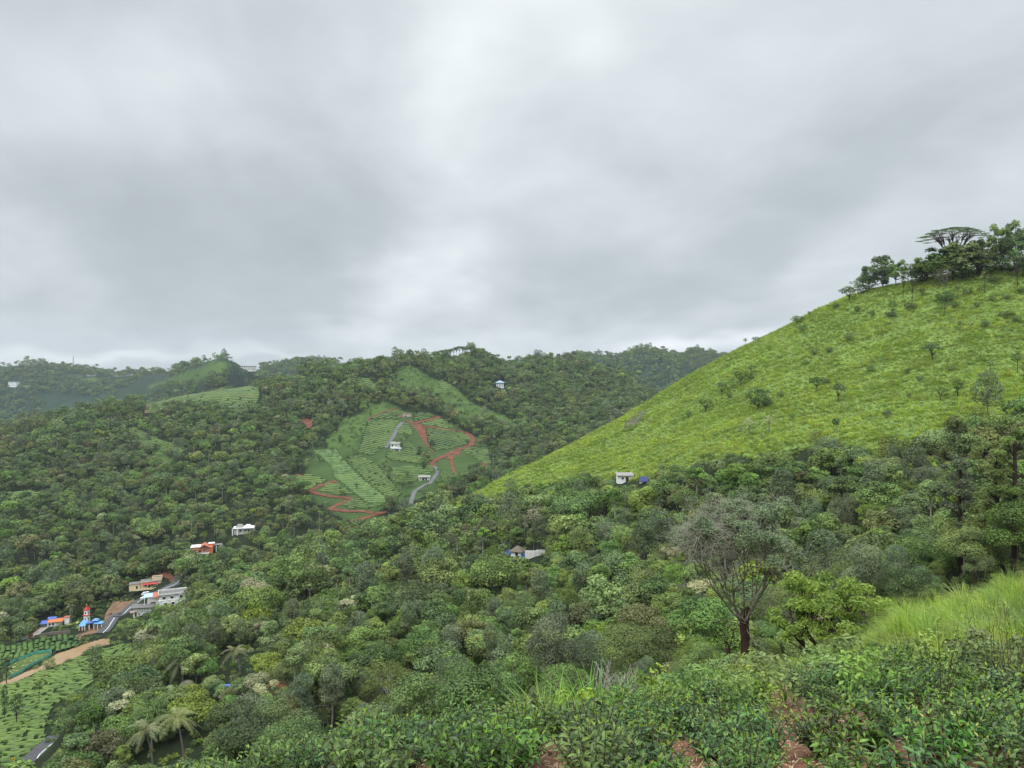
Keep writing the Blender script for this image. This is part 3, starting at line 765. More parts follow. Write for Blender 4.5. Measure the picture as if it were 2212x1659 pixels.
g_edge = np.random.default_rng(4)
def drape(p): return float(ground(p[0], p[1]))
def strip(name, uvs, width, mat, label, yr, lift=.25, n=6, cross=4, side=0.0, keep=True, kw=8, kind='structure'):
    pts = np.array([hit(u, v, *yr) for u, v in uvs]); sm = smooth_poly(pts[:, :2], n)
    sm = sm[np.r_[True, np.linalg.norm(np.diff(sm, axis=0), axis=1) > .05]]
    tn = unit(np.gradient(sm, axis=0)); nr = np.stack([-tn[:, 1], tn[:, 0]], 1)
    ofs = np.linspace(-.5, .5, cross + 1) * width + side
    P = sm[:, None] + nr[:, None] * ofs[None, :, None]
    z = ground(P[..., 0], P[..., 1]); zc = z.mean(1, keepdims=True)
    P[:, 0] += nr * (width * .16 * g_edge.normal(size=(len(sm), 1)) if name == 'dirt_track' else 0); P[:, -1] += nr * (width * .16 * g_edge.normal(size=(len(sm), 1)) if name == 'dirt_track' else 0)
    z = np.maximum(z, zc * .75 + z * .25) + lift                         # a road bed is cut and filled nearly level
    V = np.concatenate([P, z[..., None]], -1).reshape(-1, 3); k = cross + 1
    i, j = np.meshgrid(np.arange(len(sm) - 1), np.arange(cross), indexing='ij')
    f = np.stack([i * k + j, i * k + j + 1, (i + 1) * k + j + 1, (i + 1) * k + j], -1).reshape(-1, 4)
    nv = len(V); V = np.r_[V, V - np.array([0, 0, lift + .8])]
    e = [(i * k, (i + 1) * k, (i + 1) * k + nv, i * k + nv) for i in range(len(sm) - 1)] + [((i + 1) * k + cross, i * k + cross, i * k + cross + nv, (i + 1) * k + cross + nv) for i in range(len(sm) - 1)]
    o = link(name, raw_mesh(name, V, [f, np.array(e)], MAT[mat], None, False))
    tag(o, label, None, None, kind)
    if keep: keep_line(uvs, float(pts[:, 1].mean()), kw)
    return sm, zc
def sheet(name, poly, mat, label, yr, lift=.2, step=.8, level=None, keep=True, rough=0.0):
    """a patch of land cover with the outline given in (u, v)"""
    p = np.array(poly, float); us = np.arange(p[:, 0].min(), p[:, 0].max() + step, step)
    mid = hit(*p.mean(0), *yr)
    ends = np.array([hit(u, v, *yr) for u, v in poly])
    ya, yb = ends[:, 1].min() - 4, ends[:, 1].max() + 4
    ys = np.linspace(ya, yb, int(np.clip((yb - ya) / 1.1, 12, 160)))
    a = (us - U0) / F
    X = a[:, None] * ys[None]; Y = np.broadcast_to(ys[None], X.shape); Z = ground(X, Y)
    u, v = uv_of(X, Y, Z)
    m = in_poly(u, v, p)
    if level is not None: Zl = np.full_like(Z, level)
    else: Zl = Z + lift + (fbm(X / 3, Y / 3, 3, 9) * rough if rough else 0)
    n1, n2 = X.shape
    c = m[:-1, :-1] | m[1:, :-1] | m[:-1, 1:] | m[1:, 1:]
    i, j = np.nonzero(c)
    f = np.stack([i * n2 + j, (i + 1) * n2 + j, (i + 1) * n2 + j + 1, i * n2 + j + 1], 1)
    used, inv = np.unique(f, return_inverse=True)
    V = np.stack([X, Y, Zl], -1).reshape(-1, 3)[used]
    if len(f) == 0: return
    o = link(name, raw_mesh(name, V, inv.reshape(f.shape), MAT[mat], None, True))
    tag(o, label, None, None, 'structure')
    if keep: keep_poly(poly, float(mid[1]))
    return o

MIDR, VAL, LOWV = (455, 1460), (250, 500), (236, 330)
def build_sheets():
    strip('dirt_track', TRACK_A, 5.4, 'red_earth', 'red dirt track looping to the top of the tea hill', MIDR)
    strip('dirt_track', TRACK_B, 6.0, 'red_earth', 'long red dirt track curving round the far tea rows', MIDR, kw=10)
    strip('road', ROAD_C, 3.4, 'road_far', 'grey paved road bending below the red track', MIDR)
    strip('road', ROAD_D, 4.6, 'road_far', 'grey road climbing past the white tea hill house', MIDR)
    strip('dirt_track', TRACK_F, 2.6, 'red_earth', 'short red path under the shade trees', MIDR, kw=5)
    strip('dirt_track', TRACK_G, 4.2, 'red_earth', 'zigzag red dirt track at the foot of the tea hill', MIDR, kw=8)
    strip('dirt_track', TRACK_H, 2.4, 'red_earth', 'thin red path along the top of the tea garden', MIDR, kw=5)
    strip('dirt_track', TRACK_I, 3.6, 'brown_earth', 'thin brown path across the upper tea terrace', MIDR, kw=5)
    strip('dirt_track', TRACK_J, 3.6, 'brown_earth', 'brown path climbing to the upper tea terrace', MIDR, kw=5)
    strip('dirt_track', TRACK_K, 2.0, 'red_earth', 'narrow red path right of the track bend', MIDR, kw=4)
    for nm, p, lb in SCARS[:6]: sheet(nm, p, 'red_earth', lb, MIDR, .3, .5, rough=.8)
    for nm, p, lb in SCARS[6:]: sheet(nm, p, 'brown_earth' if 'verge' in lb or 'trodden' in lb else 'red_earth', lb, VAL, .12, .5, rough=.3)
    sheet('rock_face', [(1347, 922), (1358, 905), (1372, 893), (1392, 890), (1390, 903), (1378, 914), (1362, 924), (1350, 929)], 'rock', 'bare grey rock slab on the grass hill', (240, 440), .25, .5, rough=.6)
    strip('road', ROAD_V, 6.4, 'asphalt', 'grey valley road running past the white building', VAL, .22, kw=16)
    sm, zc = strip('road_line', ROAD_V, .34, 'line', 'white line along the valley road', VAL, .26, cross=1, side=-.5, keep=False)
    strip('road', ROAD_W, 7.2, 'asphalt', 'asphalt road curving through the valley tea', (225, 300), .22, n=10, kw=30)
    strip('road_line', ROAD_W, .36, 'line', 'white line on the curving valley road', (225, 300), .27, n=10, cross=1, side=-1.3, keep=False)
    strip('driveway', DRIVE, 3.4, 'concrete', 'pale concrete drive up to the tarpaulin-roofed house', VAL, .2, kw=10)
    z = np.median([hit(u, v, *VAL)[2] for u, v in POND])
    sheet('pond', POND, 'muddy_water', 'long muddy brown pond between the valley tea fields', VAL, .22, .5, None)
build_sheets()

# ------------------------------------------------------------------ tea rows
def tea_rows(name, poly, tilt, spacing, yr, label, h=1.0, wid=.72, wob=.35, brk=.06, step=1.3, bump=.25, seed=0, px=None, curl=1.0):
    """one planting: long clipped hedges following the slope, as one object"""
    g = np.random.default_rng(seed + 100)
    P = np.array([hit(u, v, *yr) for u, v in smooth_poly(poly, 3, True)])[:, :2]
    c = P.mean(0)
    if spacing is None or tilt is not None:                              # contour direction: the way that stays level as seen across the valley
        pu = lambda p: np.array(uv_of(p[0], p[1], float(ground(p[0], p[1]))))
        J = np.stack([(pu(c + [12, 0]) - pu(c - [12, 0])) / 24, (pu(c + [0, 12]) - pu(c - [0, 12])) / 24], 1)
        t_ = math.radians(tilt); ex = unit(np.linalg.solve(J, [math.cos(t_), math.sin(t_)])); ey = np.array([-ex[1], ex[0]])
        if ey[1] < 0: ey = -ey
        per = abs((J @ ey)[1] * math.cos(t_) - (J @ ey)[0] * math.sin(t_))
        if px: spacing = float(np.clip(px / max(per, .05), 2.2, 8.0))
    q = (P - c) @ np.array([ex, ey]).T
    lo, hi = q.min(0) - 2, q.max(0) + 2
    prof = np.array([(-.5, 0.0), (-.44, .72), (-.18, .98), (.18, 1.0), (.44, .74), (.5, 0.0)])
    V, Fc, var, n = [], [], [], 0
    ss = np.arange(lo[0], hi[0], step)
    for row, t in enumerate(np.arange(lo[1], hi[1], spacing)):
        tt = t + wob * spacing * fbm(ss / 14 + row * .05, np.full(len(ss), row * .08), 3, seed) * 1.6 + curl * 5 * fbm(ss / 60, np.full(len(ss), .5), 2, seed)
        ctr = c + ss[:, None] * ex + tt[:, None] * ey
        zc = ground(ctr[:, 0], ctr[:, 1]); u, v = uv_of(ctr[:, 0], ctr[:, 1], zc)
        ok = in_poly(u, v, poly)
        gap = g.random(len(ss)) < brk
        ok &= ~gap
        kk = np.nonzero(ok)[0]
        if len(kk) < 2: continue
        hh = h * (1 + bump * fbm(ss / 2.2, np.full(len(ss), row * 3.7), 2, seed + 1) * 2); ww = spacing * wid * (1 + .5 * fbm(ss / 2.6, np.full(len(ss), row * 5.1), 2, seed + 2))
        off = prof[None, :, 0] * ww[:, None]
        pts = ctr[:, None] + off[..., None] * ey
        z = ground(pts[..., 0], pts[..., 1]) + prof[None, :, 1] * hh[:, None] - .1 + g.normal(size=off.shape) * .04
        V.append(np.concatenate([pts, z[..., None]], -1).reshape(-1, 3))
        var.append(np.repeat(np.clip(.5 + 1.2 * fbm(ss / 3, np.full(len(ss), row * 1.3), 2, seed + 3), 0, 1), 6))
        a = kk[:-1][np.diff(kk) == 1]
        j = np.arange(5)
        f = np.stack([a[:, None] * 6 + j, (a[:, None] + 1) * 6 + j, (a[:, None] + 1) * 6 + j + 1, a[:, None] * 6 + j + 1], -1).reshape(-1, 4)
        Fc.append(f + n); n += len(ss) * 6
    if not Fc: return None
    return np.concatenate(V), np.concatenate(Fc), np.concatenate(var)

def pack(name, lst, mat, label):
    V, Fc, var, n = [], [], [], 0
    for v, f, a in lst: V.append(v); Fc.append(f + n); var.append(a); n += len(v)
    V, Fc, var = np.concatenate(V), np.concatenate(Fc), np.concatenate(var)
    used, inv = np.unique(Fc, return_inverse=True)
    o = link(name, raw_mesh(name, V[used], inv.reshape(Fc.shape), MAT[mat], {'var': var[used]}, False))
    return tag(o, label, None, None, 'stuff')

def build_tea():
    far = [tea_rows('t', p, tilt, sp, MIDR, '', h=1.5, wid=.56, wob=.07, brk=.015, bump=.08, seed=i * 7, px=3.9 if br != .8 else 4.4, curl=.4) for i, (p, tilt, sp, br) in enumerate(TEA)]
    pack('tea_plantation', [far[0]], 'tea_row', 'bright strip of tea rows on the left of the far tea garden')
    pack('tea_plantation', [x for x in far[1:] if x is not None], 'tea_far', 'rows of clipped tea bushes across the far hill')
    a = tea_rows('t', FIELD_LOW, -6, 1.75, (232, 420), '', h=.9, wid=.86, wob=.55, brk=.10, step=.8, bump=.35, seed=3)
    pack('tea_field', [a], 'tea_row', 'dense clipped tea bushes on the valley floor below the pond')
    b = tea_rows('t', FIELD_HIGH, -75, 2.3, (280, 430), '', h=1.1, wid=.88, wob=.6, brk=.10, step=.8, bump=.4, seed=5)
    pack('tea_field', [b], 'tea_row', 'large tea bushes on the valley floor above the pond')
build_tea()

# ------------------------------------------------------------------ forest
HOUSES_KEEP = [  # outlines (u, v) that must stay in view, with their distance
    (r1([(1270, 280), (1450, 280), (1700, 560), (1720, 700), (1600, 810), (1350, 790), (1230, 640), (1300, 600)]), 405),
    (r1([(350, 480), (640, 470), (890, 450), (890, 590), (690, 640), (520, 690), (360, 690)]), 410),
    (r2([(630, 510), (850, 440), (1290, 370), (1450, 420), (1430, 560), (1300, 700), (1050, 760), (660, 700)]), 425),
    (r2([(290, 720), (780, 720), (760, 900), (560, 980), (340, 1000)]), 405),
    (r2([(180, 360), (420, 230), (720, 170), (1090, 180), (1090, 300), (860, 400), (560, 450), (230, 500)]), 450),
    ([(411, 1170), (458, 1168), (476, 1176), (470, 1190), (447, 1192), (418, 1199)], 540),
    ([(504, 1133), (545, 1134), (545, 1146), (520, 1156), (505, 1152)], 600),
    ([(842, 950), (870, 952), (870, 978), (842, 976)], 680), ([(907, 1025), (930, 1025), (930, 1042), (907, 1042)], 600),
    ([(1070, 822), (1090, 822), (1090, 836), (1070, 836)], 1150),
    ([(1328, 1020), (1372, 1020), (1372, 1042), (1328, 1042)], 300), ([(1376, 1028), (1404, 1028), (1404, 1048), (1376, 1048)], 300),
    ([(1103, 1180), (1132, 1180), (1132, 1212), (1103, 1212)], 300), ([(1140, 1188), (1168, 1188), (1168, 1206), (1140, 1206)], 300),
    ([(20, 820), (40, 820), (40, 836), (20, 836)], 2400), ([(238, 806), (280, 806), (280, 815), (238, 815)], 2400), ([(505, 783), (560, 783), (560, 800), (505, 800)], 2400),
    ([(488, 1488), (496, 1488), (496, 1494), (488, 1494)], 185), ([(910, 1273), (919, 1273), (919, 1281), (910, 1281)], 262),
    ([(588, 1497), (595, 1497), (595, 1503), (588, 1503)], 150), ([(596, 1550), (612, 1550), (612, 1568), (596, 1568)], 128),
    ([(584, 1588), (602, 1588), (602, 1608), (584, 1608)], 105), ([(676, 1516), (724, 1516), (724, 1580), (676, 1580)], 125),
    ([(325, 1480), (445, 1480), (445, 1650), (340, 1650)], 135), ([(255, 1530), (375, 1530), (375, 1650), (290, 1650)], 135),
    ([(340, 1385), (445, 1385), (440, 1475), (350, 1475)], 165), ([(465, 1362), (555, 1362), (550, 1450), (470, 1450)], 190), ([(1690, 1270), (1900, 1270), (1900, 1430), (1690, 1430)], 75),
    ([(1600, 890), (1700, 890), (1700, 935), (1600, 935)], 240),
    ([(740, 1555 - 60), (800, 1430), (850, 1430), (850, 1500), (780, 1500)], 130),
    (r1([(650, 650), (1250, 640), (1290, 740), (1200, 800), (700, 830), (400, 870), (420, 800)]), 385),
    (r1([(60, 880), (180, 880), (700, 830), (1000, 800), (1350, 780), (1100, 900), (600, 960), (200, 1060), (0, 1060), (-60, 1000)]), 360),
]
for p_, d_ in HOUSES_KEEP: keep_poly(p_, d_)
for p_ in (FIELD_LOW, FIELD_HIGH, NET): keep_poly(p_, 362)
SOFT = [p_ for p_, d_ in HOUSES_KEEP if d_ in (135, 165, 190)]

def candidates(y0, y1, spacing, amax=.80):
    """jittered points over the land between two distances, about spacing metres apart"""
    out = []
    y = y0
    while y < y1:
        xs = np.arange(-amax * y, amax * y, spacing)
        out.append(np.stack([xs + rng.uniform(-.46, .46, len(xs)) * spacing, y + rng.uniform(-.46, .46, len(xs)) * spacing], 1)); y += spacing
    p = np.concatenate(out); p = p[(p[:, 1] > y0) & (np.abs(p[:, 0]) < amax * p[:, 1])]
    return p

KN = list(KINDS)
def tree_cover():
    """where forest trees stand: position, kind, scale"""
    P = np.concatenate([candidates(58, 240, 3.8), candidates(240, 470, 4.8), candidates(440, 1460, 7.0, .76), candidates(1460, 2650, 12.5, .76)])
    x, y = P[:, 0], P[:, 1]; z = ground(x, y); u, v = uv_of(x, y, z)
    col, hill, tea, mead = zones(x, y, z)
    ok = ~(hill | tea | mead)
    ok &= ~((y > 450) & in_poly(u + fbm(x / 14, y / 14, 2, 6) * 30, v + fbm(x / 14, y / 14, 2, 7) * 16, CLEARING) & (rng.random(len(x)) > .15 + .8 * np.clip(fbm(x / 26, y / 26, 2, 91), 0, 1)))
    # openings
    n = fbm(x / 22, y / 22, 3, 21)
    ok &= ~((y < 60) | ((u < 1320) & (y < 74)) | ((u > 1560) & (y < 74)) | ((u > 1850) & (y < 92)))
    ok &= ~((y > 1460) & (fbm(x / 130, y / 130, 3, 4) > .30))                         # far grass and tea gardens between woods
    ok &= ~((y > 1380) & (u > 425) & (u < 525) & (y < 1900) & (rng.random(len(x)) < .8))
    val = (y > 236) & (y < 430) & (u < 330)
    for pol in (POND, NET): ok &= ~(val & in_poly(u, v, pol))
    ok &= ~(val & (v > 1330) & in_poly(u, v, [(-400, 1385), (60, 1385), (110, 1350), (230, 1330), (270, 1350), (250, 1420), (130, 1600), (60, 1700), (-400, 1800)]))
    yard = in_poly(u, v, r1([(350, 690), (900, 600), (1230, 640), (1270, 800), (1900, 850), (2300, 100), (1600, 150), (1450, 560), (1250, 560), (900, 430), (350, 450)])) & (y > 300) & (y < 480)
    ok &= ~(yard & (rng.random(len(x)) < .75))
    gl = in_poly(u, v, [(560, 1330), (640, 1300), (700, 1330), (650, 1400), (560, 1440)]) | in_poly(u, v, [(1010, 1085), (1130, 1075), (1140, 1125), (1010, 1130)])
    ok &= ~(gl & (y < 420) & (rng.random(len(x)) < .8))
    P, y, u, v, z, n = P[ok], y[ok], u[ok], v[ok], z[ok], n[ok]; x = P[:, 0]
    m = len(P)
    # kinds: drifts of one kind, with others mixed in
    k1 = fbm(x / 40 + 5, y / 40, 3, 31); r = rng.random(m)
    w = np.empty((m, len(KN)))
    base = dict(round=.30, broad=.20, tall=.12, bright=.07, feather=.13, olive=.10, layer=.06, emergent=.11, pale=.02)
    for i, k in enumerate(KN): w[:, i] = base[k] * (1 + 2.2 * np.clip(fbm(x / 34 + i * 17, y / 34 - i * 9, 2, 60 + i), -.4, .6))
    near = (y < 230)
    w[:, KN.index('feather')] *= np.where(near & (u > 900) & (u < 1520), 5.0, 1)
    w[:, KN.index('bright')] *= np.where(near, 2.4, np.where(y > 450, .7, 1.2))
    w[:, KN.index('pale')] *= np.where(y < 125, .25, np.where(y < 420, 1.3, .3))
    w[:, KN.index('round')] *= np.where(y > 450, 1.5, 1)
    w[:, KN.index('emergent')] *= np.where(y < 115, .15, 1)
    w[:, KN.index('layer')] *= np.where(y > 1000, 3, 1)
    w /= w.sum(1, keepdims=True); kind = (np.cumsum(w, 1) < r[:, None]).sum(1).clip(0, len(KN) - 1)
    s = np.clip(np.exp(rng.normal(-.13, .37, m)), .42, 1.9) * np.interp(y, [60, 110, 230, 300, 1400, 1500, 2700], [.56, .62, .72, .84, 1.0, 1.3, 1.4])
    # nothing may stand in front of the houses and roads
    hgt = np.array([KINDS[k][2] + KINDS[k][4] for k in KN])[kind] * s
    rad = np.array([KINDS[k][3] for k in KN])[kind] * s
    bad = np.zeros(m, bool)
    for fx, fz in ((0, 1.05), (-1, .65), (1, .65), (0, .5), (-.8, .3), (.8, .3), (0, .1), (0, .8), (-.5, .9), (.5, .9), (-.5, .6), (.5, .6), (-1, .5), (1, .5), (.4, .2), (-.4, .2)):
        uu, vv = uv_of(x + fx * rad, y, z + fz * hgt); bad |= blocked(uu, vv, y)
    over = (y > 190) & (y < 415) & (u > 960) & (v - hgt * F / y * .92 < np.interp(u, HILL_EDGE[:, 0], HILL_EDGE[:, 1] - 12)) & (rng.random(m) > .08)
    ok = ~bad & ~over & (hidden_by(x, y, z + hgt) < 14)
    return x[ok], y[ok], z[ok], u[ok], v[ok], kind[ok], s[ok], hgt[ok], rad[ok]

LANDMARKS = [  # places one can find in the picture (u, v, words)
    (390, 1565, 'the tallest coconut palm'), (322, 1585, 'the leaning coconut palm'), (395, 1435, 'the upper coconut palm'), (505, 1410, 'the mid-slope coconut palm'),
    (495, 1492, 'the blue tarpaulins'), (596, 1500, 'the red-tiled roof'), (603, 1560, 'the small orange-roofed hut'), (700, 1545, 'the bamboo scaffold'), (592, 1598, 'the yellow board'),
    (815, 1470, 'the dead white tree'), (852, 1240, 'the tall bare pole tree'), (914, 1277, 'the small blue roof'), (1120, 1195, 'the hut with blue tarpaulin'), (1154, 1197, 'the ruined wall'),
    (1352, 1033, 'the white hill-foot hut'), (1390, 1038, 'the navy tarpaulin'), (1615, 1250, 'the big half-bare tree'), (1800, 1350, 'the spreading light-green tree'), (2180, 1050, 'the black-trunked trees'),
    (1280, 1470, 'the cane grass clump'), (1640, 912, 'the hill-foot coconut palms'), (1975, 1300, 'the long grass mound'), (1370, 1420, 'the bleached dead branches'), (360, 1285, 'the white two-storey building'), (95, 1620, 'the curving road'), (250, 1400, 'the tea field edge'),
]
def describe(items, noun_of, landmarks=LANDMARKS, suffix=''):
    """labels from the nearest landmark, the side of it, and the rank by distance among look-alikes there"""
    keys = {}
    for i, (u, v, words) in enumerate(items):
        dists = [math.hypot(u - a, v - b) for a, b, _ in landmarks]; k = int(np.argmin(dists)); a, b, w = landmarks[k]
        du, dv = u - a, v - b
        side = ('right of' if du > 0 else 'left of') if abs(du) > abs(dv) else ('below' if dv > 0 else 'above')
        keys.setdefault((words, w, side), []).append((dists[k], i))
    lab = [None] * len(items)
    ords = ['nearest', 'second', 'third', 'fourth', 'fifth', 'sixth', 'seventh', 'eighth', 'ninth', 'tenth', 'eleventh', 'twelfth', 'thirteenth', 'fourteenth', 'fifteenth', 'sixteenth', 'seventeenth', 'eighteenth', 'nineteenth', 'twentieth', 'twenty-first', 'twenty-second', 'twenty-third', 'twenty-fourth', 'twenty-fifth', 'twenty-sixth', 'twenty-seventh', 'twenty-eighth', 'twenty-ninth', 'thirtieth']
    for (words, w, side), l in keys.items():
        l.sort()
        for r, (_, i) in enumerate(l):
            lab[i] = f"{words} {noun_of}".strip() + f", {side} {w}" if len(l) == 1 else f"{words} {noun_of}".strip() + f", {ords[min(r, 29)]} one {side} {w}"
    return lab

def build_forest():
    x, y, z, u, v, kind, s, hgt, rad = tree_cover()
    vis = hidden_by(x, y, z + hgt)
    inside = (u > -10) & (u < 2222) & (v - hgt * F / y < 1640)
    # the 300 that show largest become trees of their own
    size = hgt * rad / y ** 2 * inside * (vis < -20)
    # trees far down behind the front bushes or behind nearer trees do not count
    uu = u; top = v - hgt * F / y; tops = np.full(1106, 1e9); order = np.argsort(y)
    colmax = np.full(1200, 1659.0)
    share = np.zeros(len(x))
    for i in order:
        if y[i] > 260: break
        w = max(1, int(rad[i] * F / y[i] / 2)); c = int(u[i] / 2)
        a, b = max(0, c - w), min(1106, c + w)
        if b <= a: continue
        mid = v[i] - hgt[i] * .45 * F / y[i]
        share[i] = np.clip((colmax[a:b] - top[i]), 0, None).mean() / max(1, hgt[i] * F / y[i])
        ell = top[i] + (1 - np.sqrt(np.clip(1 - ((np.arange(a, b) - c) / w) ** 2, 0, 1))) * (mid - top[i])
        colmax[a:b] = np.minimum(colmax[a:b], ell)
    size *= np.where(share > .22, 1, 0) * np.clip(share, 0, 1)
    pick = np.argsort(-size)[:285]; pick = pick[size[pick] > 0]
    solo = np.zeros(len(x), bool); solo[pick] = True
    hq = {}
    for i, k in enumerate(KN):
        for q in range(3): hq[i, q] = tree_meshes(k, 300 + i * 10 + q, 0)
    items = [(u[i], v[i] - hgt[i] * .6 * F / y[i], ('young ' if hgt[i] < 5.2 else 'tall ' if hgt[i] > 10 else '') + KINDS[KN[kind[i]]][9]) for i in pick]
    labs = describe(items, 'tree')
    for i, k in enumerate(KN):
        for q in range(2): hq[i, q + 3] = tree_meshes(k, 350 + i * 10 + q, -1)
    first = {}
    for n_, i in enumerate(pick):
        key = (int(kind[i]), int(rng.integers(0, 3) if y[i] > 105 else rng.integers(3, 5))); rz = rng.uniform(0, 6.28); loc = (x[i], y[i], z[i])
        sc = (s[i] * rng.uniform(.88, 1.14), s[i] * rng.uniform(.88, 1.14), s[i])
        if key not in first:
            r = empty('forest_tree', loc, labs[n_], 'tree', 'trees on the near forest slope', rz); r.scale = sc
            link('crown', hq[key][0], r); link('trunk', hq[key][1], r); first[key] = r
        else: copy_thing(first[key], loc, rz, sc, labs[n_], 'trees on the near forest slope')
    protos, ofs = [], {}
    for i, k in enumerate(KN):
        ofs[i, 0] = len(protos); protos += [joined('forest', *hq[i, q]) for q in range(3)]
        ofs[i, 1] = len(protos); protos += [joined('forest', *tree_meshes(k, 400 + i * 10 + q, 1)) for q in range(3)]
        ofs[i, 2] = len(protos); protos += [joined('forest', *tree_meshes(k, 500 + i * 10 + q, 2)) for q in range(2)]
    r = ~solo
    lod = np.where(y < 210, 0, np.where(y < 760, 1, 2))
    idx = np.array([ofs[k, l] + rng.integers(0, 3 if l < 2 else 2) for k, l in zip(kind, lod)])
    sc = np.stack([s * rng.uniform(.85, 1.2, len(s)), s * rng.uniform(.85, 1.2, len(s)), s], 1)
    scatter('forest', np.stack([x, y, z], 1)[r], idx[r], rng.uniform(0, 6.28, r.sum()), sc[r], protos, 'dense mixed forest covering the valley sides and far ridges')
    print('forest', len(x), 'solo', len(pick))
build_forest()

# ------------------------------------------------------------------ grass, undergrowth, litter
def grass_tuft(seed, n, h, rad, wid, seg, lean=(0, 0), arch=.5):
    g = np.random.default_rng(seed)
    a = g.uniform(0, 6.283, n); r = rad * np.sqrt(g.uniform(0, 1, n))
    base = np.stack([r * np.cos(a), r * np.sin(a), np.zeros(n) - .05], 1)
    out = np.stack([np.cos(a), np.sin(a)], 1) * g.uniform(.2, 1, (n, 1)) * arch + np.array(lean) + g.normal(size=(n, 2)) * .18
    hh = h * g.uniform(.55, 1.15, n); w = wid * g.uniform(.7, 1.3, n)
    t = np.linspace(0, 1, seg + 1)
    sx = np.stack([-out[:, 1], out[:, 0]], 1); sx /= np.linalg.norm(sx, axis=1, keepdims=True) + 1e-6
    P = np.zeros((n, seg + 1, 3))
    P[..., :2] = base[:, None, :2] + out[:, None] * hh[:, None, None] * (t ** 1.8)[None, :, None]
    P[..., 2] = base[:, 2:3] + hh[:, None] * (t - .38 * np.minimum(1.2, np.linalg.norm(out, axis=1))[:, None] * t ** 2.2)
    ww = w[:, None] * (1 - t[None] ** 1.5 * .92) * .5
    L, Rr = P.copy(), P.copy()
    L[..., :2] -= sx[:, None] * ww[..., None]; Rr[..., :2] += sx[:, None] * ww[..., None]
    V = np.stack([L, Rr], 2).reshape(n, -1, 3); k = 2 * (seg + 1)
    i = np.arange(n)[:, None] * k; j = np.arange(seg)[None] * 2
    f = np.stack([i + j, i + j + 1, i + j + 3, i + j + 2], -1).reshape(-1, 4)
    return V.reshape(-1, 3), f, np.repeat(g.uniform(0, 1, n), k)

def tuft_mesh(name, mat, *a, **k):
    v, f, var = grass_tuft(*a, **k); return raw_mesh(name, v, f, MAT[mat], {'var': var})

def shrub_mesh(name, mat, seed, r, h, k, n, size, lr=.4, aspect=.55):
    g = np.random.default_rng(seed)
    lob = crown_lobes(g, h * .5, r, h * .5, k, lr * r, -.7, .9)
    v, f, var = leaf_cloud(g, lob, n, size, .5, .35, aspect, fill=.7)
    return raw_mesh(name, v, f, MAT[mat], {'var': var})

